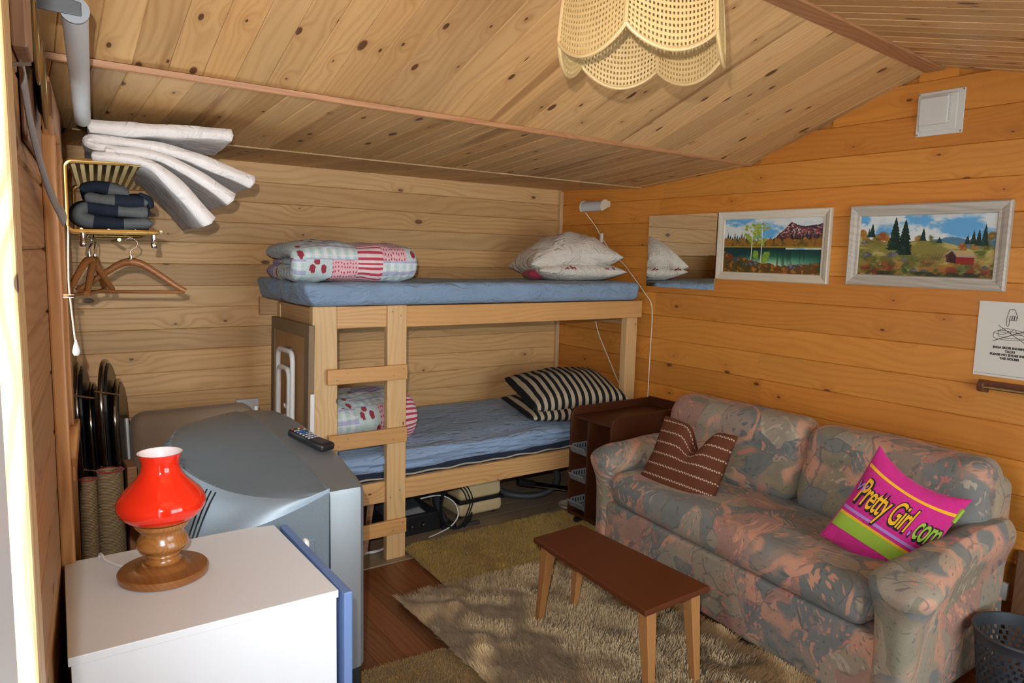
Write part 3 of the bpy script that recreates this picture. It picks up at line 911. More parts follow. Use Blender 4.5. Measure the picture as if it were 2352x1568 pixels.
# ------------------------------------------------------------------ bunk bed
YF = 3.219
bed = thing('bunk_bed', 'pine bunk bed with a built-on ladder along the back wall', 'bunk bed', (2.23, 3.65, 0.0))
bx('post', M['bed_pine_z'], bed, 1.171, 1.290, YF, YF + 0.050, 0.0, 1.296, 0.006)
bx('post', M['bed_pine_z'], bed, 3.195, 3.288, YF + 0.030, YF + 0.080, 0.0, 1.19, 0.004)
bx('post', M['bed_pine_z'], bed, 1.171, 1.245, 3.690, 3.742, 0.0, 1.28, 0.004)
bx('rail', M['bed_pine_x'], bed, 1.290, 1.545, YF + 0.004, YF + 0.034, 1.190, 1.294, 0.004)
r2 = bx('rail', M['rung_wood'], bed, 1.645, 3.292, YF - 0.002, YF + 0.029, 1.186, 1.292, 0.004)
bx('rail', M['bed_pine_x'], bed, 1.180, 3.290, YB - 0.035, YB - 0.006, 1.190, 1.29, 0.004)
bx('rail', M['bed_pine_x'], bed, 1.290, 3.195, YF + 0.012, YF + 0.042, 0.300, 0.408, 0.004)
bx('rail', M['bed_pine_x'], bed, 1.180, 3.290, YB - 0.035, YB - 0.006, 0.300, 0.40, 0.004)
bx('end_board', M['bed_pine_y'], bed, 1.176, 1.200, YF + 0.050, 3.742, 1.180, 1.288, 0.004)
bx('end_board', M['bed_pine_y'], bed, 1.176, 1.200, YF + 0.050, 3.742, 0.300, 0.400, 0.004)
bx('end_board', M['bed_pine_y'], bed, 3.255, 3.286, YF + 0.080, YB - 0.085, 1.130, 1.190, 0.004)
bx('end_board', M['bed_pine_y'], bed, 3.262, 3.286, YF + 0.080, YB - 0.085, 0.300, 0.400, 0.004)
lp = bx('ladder_post', M['bed_pine_z'], bed, 1.541, 1.646, YF - 0.012, YF + 0.030, 0.0, 1.296, 0.005)
for i in range(11):                                        # slats that carry the mattresses
    xx = 1.32 + i * 0.185
    bx('slat', M['bed_pine_y'], bed, xx, xx + 0.07, YF + 0.035, YB - 0.036, 1.262, 1.280, 0.0)
    bx('slat', M['bed_pine_y'], bed, xx, xx + 0.07, YF + 0.043, YB - 0.036, 0.362, 0.380, 0.0)
for (z0, z1, xl) in ((0.930, 1.003, 1.228), (0.612, 0.688, 1.232), (0.140, 0.215, 1.236)):
    rg = bx('rung', M['rung_wood'], bed, xl, 1.641, YF - 0.034, YF - 0.012, z0, z1, 0.004)
    for xx, zz in ((xl + 0.045, z0 + 0.022), (xl + 0.095, z1 - 0.022), (1.565, z0 + 0.024), (1.618, z1 - 0.02)):
        MB().lathe([(0.0035, 0), (0.0035, 0.0015), (0.002, 0.002)], n=8).build('screw', M['nail'], rg, loc=(xx, YF - 0.0345, zz)).rotation_euler = (PI / 2, 0, 0)
for xx, zz in ((1.565, 1.265), (1.612, 1.245), (1.612, 0.36), (1.56, 0.33)):
    MB().lathe([(0.004, 0), (0.004, 0.0015), (0.002, 0.002)], n=8).build('screw', M['nail'], lp, loc=(xx, YF - 0.0125, zz)).rotation_euler = (PI / 2, 0, 0)

# ---- mattresses
def d_top(P):
    P = P.copy()
    low = np.clip((1.40 - P[:, 2]) / 0.11, 0, 1)
    P[:, 2] += (wav(P, 3, 0.005, 9) + wav(P, 33, 0.003, 26)) * (1 - low)
    fr = np.clip((3.30 - P[:, 1]) / 0.08, 0, 1)
    P[:, 1] += fr * (wav(P * np.array([1, 1, 1.2]), 4, 0.008, 30) + wav(P * np.array([1.4, 1, 0.6]), 14, 0.005, 55) + 0.012 * low)
    lf = np.clip((1.22 - P[:, 0]) / 0.08, 0, 1)
    P[:, 0] += lf * (wav(P * np.array([1, 1, 1.5]), 6, 0.014, 22) + 0.03 * low - 0.012)
    P[:, 2] -= lf * 0.018 * (1 - low) * 0
    return P
mt = rbox(1.135, 3.255, 3.196, 3.960, 1.296, 1.404, 0.035, (60, 26, 4), d_top).build('mattress', M['sheet_grey_blue'], smooth='all', weld=1e-4)
tag(mt, 'thin mattress in a grey-blue fitted sheet on the top bunk', 'mattress')

lm = thing('mattress', 'thick lower bunk mattress, navy ticking under a loose pale blue sheet', 'mattress', (2.25, 3.65, 0.385))
def d_navy(P):
    P = P.copy(); P[:, 1] += wav(P, 13, 0.008, 25) * np.clip((3.3 - P[:, 1]) / 0.06, 0, 1); return P
rbox(1.26, 3.24, 3.262, 4.055, 0.385, 0.462, 0.02, (40, 10, 3), d_navy).build('ticking', M['navy_tick'], lm, smooth='all', weld=1e-4)
for zz, sd in ((0.418, 2),):
    xs_ = np.linspace(1.29, 3.2, 60)
    pts = [(x_, 3.258 + 0.005 * math.sin(x_ * 21 + sd), zz + 0.003 * math.sin(x_ * 33 + sd * 2)) for x_ in xs_]
    MB().tube(pts, 0.0045, 6).build('piping', M['piping'], lm, smooth=True)
def d_sheet(P):
    P = P.copy()
    low = np.clip((0.555 - P[:, 2]) / 0.09, 0, 1)
    fr = np.clip((3.42 - P[:, 1]) / 0.18, 0, 1)
    ln = np.array([0.35, 1.0, 3.2])
    P[:, 1] += fr * (wav(P * ln, 21, 0.012, 28) + wav(P * ln, 22, 0.006, 60) + 0.03 * low - 0.012)
    P[:, 2] += wav(P * np.array([0.35, 1.2, 1]), 23, 0.007, 20) * (1 - low) * np.clip(fr * 1.4 + 0.25, 0, 1) + 0.02 * np.clip((P[:, 1] - 3.3) / 0.7, 0, 1) - 0.02 * fr * (1 - low)
    P[:, 2] += low * fr * (0.012 + 0.016 * np.sin(P[:, 0] * 2.2 + 0.2) + wav(P, 29, 0.012, 8))
    return P
rbox(1.25, 3.245, 3.236, 4.06, 0.432, 0.560, 0.045, (70, 34, 6), d_sheet).build('sheet', M['sheet_blue'], lm, smooth='all', weld=1e-4)

# ---- folded patchwork quilts
def quilt(label, cx, cy, z0, w, d, h, seed, rz=0.0):
    # cross-section (b depth, c height): opened at the back, folded at the front, in three layers
    t = h / 2.35
    R = Matrix.Rotation(rz, 3, 'Z')
    def fr(b, c, s):
        v = R @ Vector((s, b, 0))
        return (cx + v.x, cy + v.y, z0 + c)
    th = thing('patchwork_quilt', label, 'quilt', (cx, cy, z0), group=None)
    p1 = catmull([(d / 2, t * 0.52), (0, t * 0.50), (-d / 2 + t * 1.0, t * 0.52), (-d / 2 + t * 0.55, t * 1.15), (-d / 2 + t * 0.95, t * 1.72), (0, t * 1.86), (d / 2 - t * 0.4, t * 1.75), (d / 2, t * 1.55)], 9)
    a = ribbon(p1, t * 1.02, fr, w, 26, 0.5, 2.2, seed, 0.011).build('folded_layer', M['patchwork'], th, smooth='all', weld=1e-4)
    p2 = catmull([(d / 2 - 0.02, t * 1.06), (0.02, t * 1.15), (-d / 2 + t * 1.4, t * 1.12)], 10)
    def fr2(b, c, s):
        return fr(b, c, s * 1.0 + 0.035)
    ribbon(p2, t * 0.55, fr2, w * 1.03, 16, 0.5, 2.2, seed + 3, 0.006).build('inner_layer', M['patchwork'], th, smooth='all', weld=1e-4)
    return th
quilt('folded patchwork quilt of plaids, dots and roses on the top bunk', 1.428, 3.50, 1.404, 0.63, 0.50, 0.19, 41, -0.05)
quilt('rolled patchwork quilt behind the ladder on the lower bunk', 1.545, 3.56, 0.552, 0.50, 0.46, 0.255, 57, 0.10)

# ---- pillows on the bunk
def pillow(name, label, cat, mat, w, h, t, M4, seed, wr=0.004, pinch=0.05, sharp=0.42, n=30, uvscale=1.0, mod=None):
    Pt, Pb, U, V = pillow_pts(w, h, t, n, seed, wr, pinch, sharp)
    uv = np.stack([Pt[..., 0] + 2.0, Pt[..., 1] + 2.0], -1) * uvscale
    if mod is not None:
        Pt, Pb = mod(Pt, U, V, 1), mod(Pb, U, V, -1)
    mb = MB()
    mb.grid(xf(Pt.reshape(-1, 3), M4).reshape(Pt.shape), uv=uv)
    mb.grid(xf(Pb.reshape(-1, 3), M4).reshape(Pb.shape), uv=uv, flip=True)
    o = mb.build(name, mat, smooth='all', weld=1e-5)
    if label:
        tag(o, label, cat)
    return o
T = Matrix.Translation
RX, RY, RZ = (lambda a: Matrix.Rotation(math.radians(a), 4, 'X')), (lambda a: Matrix.Rotation(math.radians(a), 4, 'Y')), (lambda a: Matrix.Rotation(math.radians(a), 4, 'Z'))
def sag(k, f=1.0):
    def g(P, U, V, s):
        P = P.copy(); P[..., 2] -= k * (U ** 2) * f + k * 0.4 * V ** 2; return P
    return g
def flatbot(zf):
    """the underside of a lying pillow settles flat"""
    def g(P, U, V, s):
        P = P.copy()
        if s < 0:
            P[..., 2] = np.maximum(P[..., 2], -zf)
        return P
    return g
pillow('pillow', 'plump white pillow on top of another pillow, upper bunk', 'pillow', M['pillow_white'], 0.62, 0.46, 0.27, T((2.975, 3.62, 1.565)) @ RZ(-17) @ RX(-3) @ RY(-5), 61, 0.013, 0.05, 0.5, mod=sag(0.035))
lowp = thing('pillow', 'flattened white pillow with a red flowered edge, underneath the plump one', 'pillow', (2.93, 3.46, 1.404))
o = pillow('cushion', None, None, M['pillow_white'], 0.60, 0.46, 0.15, T((3.005, 3.60, 1.466)) @ RZ(-15), 63, 0.006, 0.05, 0.45, mod=flatbot(0.058))
o.parent = lowp; o.location = -ORG[lowp]
o = pillow('flowered_edge', None, None, M['rose_red'], 0.10, 0.15, 0.070, T((2.715, 3.60, 1.442)) @ RZ(-17), 64, 0.005, 0.02, 0.35, mod=flatbot(0.04))
o.parent = lowp; o.location = -ORG[lowp]
for k_, (a_, b_) in enumerate(((2.80, 3.395), (2.85, 3.385), (2.83, 3.39), (3.08, 3.34), (3.12, 3.33))):
    MB().tube([(a_, b_ - 0.004, 1.478 + 0.012 * k_ % 0.03), (a_ + 0.016, b_ - 0.008, 1.487), (a_ + 0.03, b_ - 0.002, 1.478)], [0.002, 0.005, 0.002], 6).build('printed_petal', M['rose_red'], lowp, smooth=True)

def bend(k):
    def g(P, U, V, s):
        P = P.copy(); P[..., 2] += k * np.maximum(U, 0) ** 2 - 0.02 * (1 - np.minimum(U, 0) ** 2) * 0; return P
    return g
pillow('pillow', 'black and cream striped pillow lying uppermost on the lower bunk', 'pillow', M['stripe_pillow'], 0.64, 0.50, 0.215, T((2.890, 3.46, 0.728)) @ RZ(-14) @ RY(-3) @ RX(12), 71, 0.006, 0.05, 0.45)
pillow('pillow', 'black and cream striped pillow underneath its twin on the lower bunk', 'pillow', M['stripe_pillow'], 0.64, 0.52, 0.14, T((2.868, 3.46, 0.622)) @ RZ(-15) @ RX(3), 73, 0.005, 0.05, 0.45, mod=flatbot(0.05))

# ---- folding table with white legs leaning on the end of the bunk
ft = thing('folding_table', 'folded brown table with white tube legs leaning at the bunk end', 'folding table', (1.12, 3.45, 0.0), (0, math.radians(1.2), 0))
def ftb(nm, mat, y0, y1, z0, z1, x0, x1, bev=0.003):
    hx = (x1 - x0) / 2; hy = (y1 - y0) / 2; hz = (z1 - z0) / 2
    return MB().box(-hx, hx, -hy, hy, -hz, hz).build(nm, mat, ft, bevel=bev, loc=((x0 + x1) / 2, (y0 + y1) / 2, (z0 + z1) / 2), local=True)
ftb('tabletop', M['board_brown'], -0.262, 0.262, 0.03, 1.205, 0.0, 0.018)
for a in ((-0.275, -0.215, 0.02, 1.215), (0.225, 0.275, 0.02, 1.215), (-0.215, 0.225, 1.155, 1.215), (-0.215, 0.225, 0.02, 0.08)):
    ftb('rim', M['board_rim'], a[0], a[1], a[2], a[3], -0.008, 0.020)
for (yl, yr, zt) in ((-0.10, 0.115, 1.07), (-0.065, 0.095, 0.985)):
    path = [(-0.022, yl, 0.05), (-0.022, yl, zt - 0.05)] + [(-0.022, yl + 0.035 * (1 - math.cos(a)), zt - 0.05 + 0.05 * math.sin(a)) for a in np.linspace(0.3, PI / 2, 5)] + \
           [(-0.022, yr - 0.035 * (1 - math.cos(a)), zt - 0.05 + 0.05 * math.sin(a)) for a in np.linspace(PI / 2, 0.3, 5)] + [(-0.022, yr, zt - 0.05), (-0.022, yr, 0.05)]
    if zt < 1.0:
        path = [(p[0] - 0.004, p[1], p[2]) for p in path]
    MB().tube(path, 0.0125, 10).build('leg', M['tube_white'], ft, smooth=True, local=True)
ftb('hinge', M['hinge_steel'], -0.035, 0.045, 1.035, 1.085, -0.012, 0.002, 0.001)
hk = ftb('hook_strip', M['white_plastic'], -0.008, 0.005, 0.60, 0.83, -0.008, 0.0, 0.002)
for zz in (0.79, 0.735, 0.68, 0.625):
    MB().tube([(-0.008, 0.0, zz + 0.018), (-0.010, 0.016, zz + 0.008), (-0.012, 0.026, zz - 0.006), (-0.013, 0.04, zz - 0.002), (-0.013, 0.043, zz + 0.012)], 0.0045, 6).build('hook', M['white_plastic'], ft, smooth=True, local=True)
ftb('side_strip', M['white_plastic'], -0.282, -0.276, 0.02, 0.90, 0.0, 0.02, 0.001)

# ------------------------------------------------------------------ on the gable wall
# reading lamp and its cord
lm_ = thing('wall_lamp', 'small cream half-round reading lamp fixed above the upper pillows', 'wall lamp', (XR - 0.03, 3.66, 1.90))
nu = 14
A_ = np.linspace(-0.15 * PI, 1.12 * PI, nu)
ys = np.linspace(3.575, 3.775, 8)
G = np.array([[(XR - 0.062 + 0.036 * math.cos(a + 0.5), y_, 1.888 + 0.036 * math.sin(a + 0.5) * 1.05) for a in A_] for y_ in ys])
Gi = np.array([[(XR - 0.062 + 0.033 * math.cos(a + 0.5), y_, 1.888 + 0.033 * math.sin(a + 0.5) * 1.05) for a in A_] for y_ in ys])
MB().grid(G).grid(Gi, flip=True).build('shade', M['blind_white'], lm_, smooth='all', fix=False)
for y_ in (3.568, 3.775):
    poly = [(XR - 0.062 + 0.042 * math.cos(a + 0.5), 1.888 + 0.042 * math.sin(a + 0.5) * 1.05) for a in A_]
    n_ = len(poly)
    MB().add([(px, y_, pz) for px, pz in poly] + [(px, y_ + 0.008, pz) for px, pz in poly],
             [tuple(range(n_ - 1, -1, -1)), tuple(range(n_, 2 * n_))] + [(i, (i + 1) % n_, n_ + (i + 1) % n_, n_ + i) for i in range(n_)]).build('end_cap', M['cream_plastic'], lm_, bevel=0.001)
bx('wall_bracket', M['cream_plastic'], lm_, XR - 0.030, XR - 0.001, 3.585, 3.64, 1.885, 1.925, 0.003)
bx('switch', M['white_plastic'], lm_, XR - 0.026, XR - 0.008, 3.632, 3.652, 1.655, 1.715, 0.004)
cpts = catmull([(XR - 0.06, 3.765, 1.852), (XR - 0.025, 3.74, 1.80), (XR - 0.02, 3.69, 1.75), (XR - 0.017, 3.645, 1.69), (XR - 0.015, 3.55, 1.60), (XR - 0.012, 3.42, 1.51), (XR - 0.02, 3.33, 1.44), (XR - 0.018, 3.21, 1.33), (XR - 0.012, 3.165, 1.27), (XR - 0.010, 3.155, 1.15), (XR - 0.010, 3.16, 0.9), (XR - 0.010, 3.165, 0.2)], 5)
MB().tube(cpts, 0.0032, 6).build('power_cord', M['cord_white'], lm_, smooth=True)
c2 = MB().tube(catmull([(3.255, 3.62, 1.20), (3.28, 3.60, 1.05), (3.285, 3.42, 0.78), (3.30, 3.35, 0.62), (3.30, 3.33, 0.05)], 5), 0.0035, 6).build('electric_cable', M['cord_white'], smooth=True)
tag(c2, 'white cable hanging slantwise behind the striped pillows', 'cable')

# frameless mirror
mi = thing('wall_mirror', 'frameless rectangular mirror hanging beside the bunk', 'mirror', (XR - 0.005, 2.96, 1.375))
MB().box(XR - 0.010, XR - 0.001, 2.692, 3.212, 1.386, 1.815).build('backing', M['board_brown'], mi)
MB().box(XR - 0.015, XR - 0.0102, 2.69, 3.214, 1.384, 1.817).build('mirror_glass', M['mirror'], mi)

# ---- paintings: flat oil print carried as a colour attribute of the canvas
def canvas_mesh(name, img, parent, yl, yr, z0, z1, x):
    h, w, _ = img.shape
    ys_ = np.linspace(yl, yr, w + 1); zs_ = np.linspace(z1, z0, h + 1)
    Yg, Zg = np.meshgrid(ys_, zs_)
    V_ = np.stack([np.full(Yg.shape, x), Yg, Zg], -1).reshape(-1, 3)
    i = np.arange(h)[:, None] * (w + 1) + np.arange(w)[None, :]
    F_ = np.stack([i, i + w + 1, i + w + 2, i + 1], -1).reshape(-1, 4)
    me = bpy.data.meshes.new(name)
    me.from_pydata(V_.tolist(), [], F_.tolist())
    at = me.color_attributes.new('paint', 'FLOAT_COLOR', 'CORNER')
    c = np.ones((h * w, 4, 4), np.float32)
    lin = np.where(img <= 0.04045, img / 12.92, ((img + 0.055) / 1.055) ** 2.4)
    c[:, :, :3] = lin.reshape(-1, 1, 3)
    at.data.foreach_set('color', c.reshape(-1))
    me.materials.append(M['canvas'])
    return link(name, me, parent)

def fbm(w, h, sx, sy, seed, octv=4):
    r = np.random.default_rng(seed)
    out = np.zeros((h, w)); amp = 1.0; tot = 0
    for o_ in range(octv):
        gx, gy = max(int(sx * 2 ** o_), 2), max(int(sy * 2 ** o_), 2)
        g = r.random((gy + 2, gx + 2))
        xx = np.linspace(0, gx, w, endpoint=False); yy = np.linspace(0, gy, h, endpoint=False)
        xi, yi = xx.astype(int), yy.astype(int); fx, fy = xx - xi, yy - yi
        fx, fy = fx * fx * (3 - 2 * fx), fy * fy * (3 - 2 * fy)
        a = g[np.ix_(yi, xi)]; b = g[np.ix_(yi, xi + 1)]; c_ = g[np.ix_(yi + 1, xi)]; d_ = g[np.ix_(yi + 1, xi + 1)]
        out += amp * ((a * (1 - fx) + b * fx) * (1 - fy[:, None]) + (c_ * (1 - fx) + d_ * fx) * fy[:, None])
        tot += amp; amp *= 0.55
    return out / tot

class Art:
    def __init__(s, w, h, seed):
        s.w, s.h, s.seed = w, h, seed
        s.Y, s.X = np.mgrid[0:h, 0:w]
        s.X = (s.X + 0.5) / w; s.Y = (s.Y + 0.5) / h
        s.im = np.zeros((h, w, 3))
    def put(s, mask, col):
        m = np.clip(mask, 0, 1)[..., None]
        col = np.asarray(col, float) / 255.0
        s.im = s.im * (1 - m) + col * m
    def blob(s, cx, cy, rx, ry, col, col2=None, seed=0, rough=0.5, soft=0.15):
        n = fbm(s.w, s.h, 30, 16, seed + 100, 3)
        d = np.sqrt(((s.X - cx) / rx) ** 2 + ((s.Y - cy) / ry) ** 2) + (n - 0.5) * rough
        m = np.clip((1 - d) / soft, 0, 1)
        s.put(m, col)
        if col2 is not None:
            n2 = fbm(s.w, s.h, 50, 26, seed + 7, 2)
            s.put(m * np.clip((n2 - 0.5) * 6, 0, 1) * np.clip(1.2 - (s.Y - cy + ry) / (2 * ry), 0, 1), col2)
    def spruce(s, cx, top, bot, wid, col=(14, 36, 30), col2=(30, 62, 44), seed=0):
        t = np.clip((s.Y - top) / (bot - top), 0, 1)
        saw = 0.75 + 0.25 * np.abs(((t * 11 + seed * 0.37) % 1) - 0.0)
        n = fbm(s.w, s.h, 60, 40, seed + 31, 2)
        half = wid * (t ** 0.85) * saw * (0.8 + 0.5 * (n - 0.3))
        m = (np.abs(s.X - cx) < half) & (s.Y > top) & (s.Y < bot)
        s.put(m * 1.0, col)
        s.put(m * np.clip((n - 0.55) * 5, 0, 1) * (s.X < cx + wid * 0.1), col2)
    def line(s, pts, r, col):
        pts = np.asarray(pts, float); asp = s.h / s.w
        for (x0, y0), (x1, y1) in zip(pts, pts[1:]):
            dx, dy = x1 - x0, (y1 - y0) * asp
            L = dx * dx + dy * dy + 1e-12
            t = np.clip(((s.X - x0) * dx + (s.Y - y0) * asp * dy) / L, 0, 1)
            d = np.hypot(s.X - x0 - t * dx, (s.Y - y0) * asp - t * dy)
            s.put(np.clip((r - d) / (r * 0.5) , 0, 1), col)
    def poly_above(s, xs_, ys_):
        return np.interp(s.X[0], xs_, ys_)[None, :]
    def sky(s, hor, seed, blue=(95, 160, 205), white=(208, 212, 208)):
        n = fbm(s.w, s.h, 5, 4, seed, 5)
        k = np.clip((n - 0.50) * 9, 0, 1)
        s.im[:] = np.asarray(white) / 255.0
        s.put(k, blue)
        s.put(np.clip((fbm(s.w, s.h, 9, 6, seed + 1, 4) - 0.55) * 4, 0, 0.5), (180, 190, 192))

def painting_lake():
    a = Art(230, 130, 1)
    a.sky(0.5, 5)
    # mountain on the right
    ridge = a.poly_above([0.44, 0.50, 0.56, 0.62, 0.66, 0.70, 0.735, 0.78, 0.84, 0.92, 1.0], [0.47, 0.42, 0.33, 0.22, 0.15, 0.07, 0.10, 0.13, 0.15, 0.13, 0.10])
    n = fbm(a.w, a.h, 22, 30, 9, 4)
    mt_ = (a.Y > ridge + (n - 0.5) * 0.04) & (a.X > 0.45) & (a.Y < 0.5)
    a.put(mt_ * 1.0, (128, 62, 58))
    slope = (a.X - 0.70) * 1.0 + 0.0
    diag = fbm(a.w, a.h, 16, 40, 12, 3)
    lft = a.X < 0.70 + (a.Y - 0.07) * 0.55
    st = ((a.X * 2.0 + a.Y * 1.1 + diag * 0.22) * 9) % 1            # gullies running down to the left
    st2 = ((a.X * 1.2 - a.Y * 2.0 + diag * 0.25) * 8) % 1
    a.put(mt_ * lft * (st > 0.55) * 0.9, (66, 40, 46))
    a.put(mt_ * lft * (st < 0.24) * np.clip((0.36 - a.Y) * 8, 0, 1), (214, 206, 204))
    a.put(mt_ * ~lft * (st2 > 0.5) * 0.9, (48, 54, 74))
    a.put(mt_ * ~lft * (st2 < 0.14) * (a.Y < 0.30) * 0.8, (200, 190, 192))
    a.put(mt_ * ~lft * ((st2 > 0.2) & (st2 < 0.42)) * 0.7, (156, 70, 58))
    a.put(mt_ * np.clip((a.Y - 0.33) / 0.14, 0, 1) * 0.85, (30, 34, 40))
    a.put(mt_ * (a.X > 0.74) * (a.Y < ridge + 0.035) * 0.7, (52, 46, 62))
    # far shore
    for i, x_ in enumerate(np.linspace(-0.01, 0.27, 12)):
        a.spruce(x_, 0.29 + 0.04 * math.sin(i * 2.1), 0.46, 0.022, (24, 44, 34), (52, 74, 40), i)
    for i, x_ in enumerate(np.linspace(0.50, 1.0, 15)):
        a.spruce(x_, 0.33 - 0.07 * (x_ > 0.7) + 0.03 * math.sin(i * 1.7), 0.46, 0.022, (26, 40, 34), (48, 62, 36), i + 20)
    sh = fbm(a.w, a.h, 34, 8, 14, 3)
    bank = (a.Y > 0.385 + (sh - 0.5) * 0.12) & (a.Y < 0.53)
    a.put(bank * 1.0, (142, 96, 38))
    a.put(bank * np.clip((sh - 0.5) * 8, 0, 1), (98, 78, 34))
    for i, (x_, y_) in enumerate(((0.05, 0.40), (0.12, 0.41), (0.19, 0.40), (0.75, 0.43), (0.84, 0.39), (0.92, 0.40), (0.99, 0.38), (0.60, 0.45))):
        a.blob(x_, y_, 0.024, 0.05, (128, 92, 36), (176, 128, 46), 40 + i, 0.9, 0.4)
    a.put(((a.Y > 0.505) & (a.Y < 0.535)) * 1.0, (150, 132, 44))
    # water
    wt = (a.Y > 0.53 + (a.X > 0.66) * 0.03)
    d = np.clip((a.Y - 0.53) / 0.32, 0, 1)
    a.put(wt * 1.0, (20, 52, 52))
    a.put(wt * np.clip((d - 0.15) * 1.6, 0, 1) * np.clip(1 - np.abs(a.X - 0.62) * 1.7, 0, 1), (50, 140, 92))
    a.put(wt * np.clip((d - 0.5) * 2.0, 0, 1) * np.clip(1.05 - np.abs(a.X - 0.45) * 1.5, 0, 1), (196, 206, 176))
    a.put(wt * np.clip((fbm(a.w, a.h, 50, 3, 17, 2) - 0.55) * 3, 0, 0.5), (16, 40, 42))
    # birches
    for bxn, top in ((0.305, 0.05), (0.41, 0.06)):
        a.line([(bxn, 0.86), (bxn + 0.005, 0.45), (bxn - 0.002, top + 0.05)], 0.006, (206, 206, 190))
        for q in range(5):
            yq = 0.42 - q * 0.06
            a.line([(bxn, yq + 0.08), (bxn + 0.045 * (-1) ** q, yq - 0.02)], 0.0025, (190, 190, 170))
        for i in range(44):
            rx = random.uniform(-1, 1); ry = random.random() ** 0.8
            wv = 0.030 + 0.050 * math.sin(PI * min(0.15 + ry, 1.0))
            a.blob(bxn + rx * wv, top + 0.02 + ry * 0.40, 0.016, 0.026, (136, 152, 48), (186, 196, 78), int(bxn * 100) + i, 1.1, 0.5)
        a.line([(bxn, 0.86), (bxn + 0.005, 0.45), (bxn + 0.002, 0.22)], 0.004, (214, 214, 198))
    for (x_, y_) in ((0.36, 0.66), (0.475, 0.68), (0.45, 0.74)):
        a.blob(x_, y_, 0.035, 0.10, (112, 146, 46), (150, 178, 62), int(x_ * 300), 0.9, 0.3)
    # near bank
    nb = fbm(a.w, a.h, 16, 4, 21, 4)
    lo = np.interp(a.X[0], [0, 0.12, 0.3, 0.5, 0.62, 0.78, 1.0], [0.60, 0.70, 0.79, 0.82, 0.88, 0.83, 0.80])[None, :] + (nb - 0.5) * 0.10
    g = a.Y > lo
    a.put(g * 1.0, (92, 66, 28))
    nn = fbm(a.w, a.h, 30, 16, 22, 4)
    a.put(g * np.clip((nn - 0.52) * 8, 0, 1), (168, 110, 36))
    a.put(g * np.clip((fbm(a.w, a.h, 26, 14, 23, 3) - 0.58) * 9, 0, 1), (58, 62, 24))
    a.put(g * np.clip((fbm(a.w, a.h, 22, 14, 24, 3) - 0.62) * 9, 0, 1), (120, 50, 26))
    for (x_, y_, r_) in ((0.14, 0.77, 0.045), (0.33, 0.83, 0.05), (0.25, 0.85, 0.03), (0.73, 0.88, 0.06), (0.80, 0.85, 0.035)):
        a.blob(x_, y_, r_, r_ * 1.0, (70, 66, 70), (132, 128, 132), int(x_ * 77), 0.7, 0.3)
    return np.clip(a.im, 0, 1)

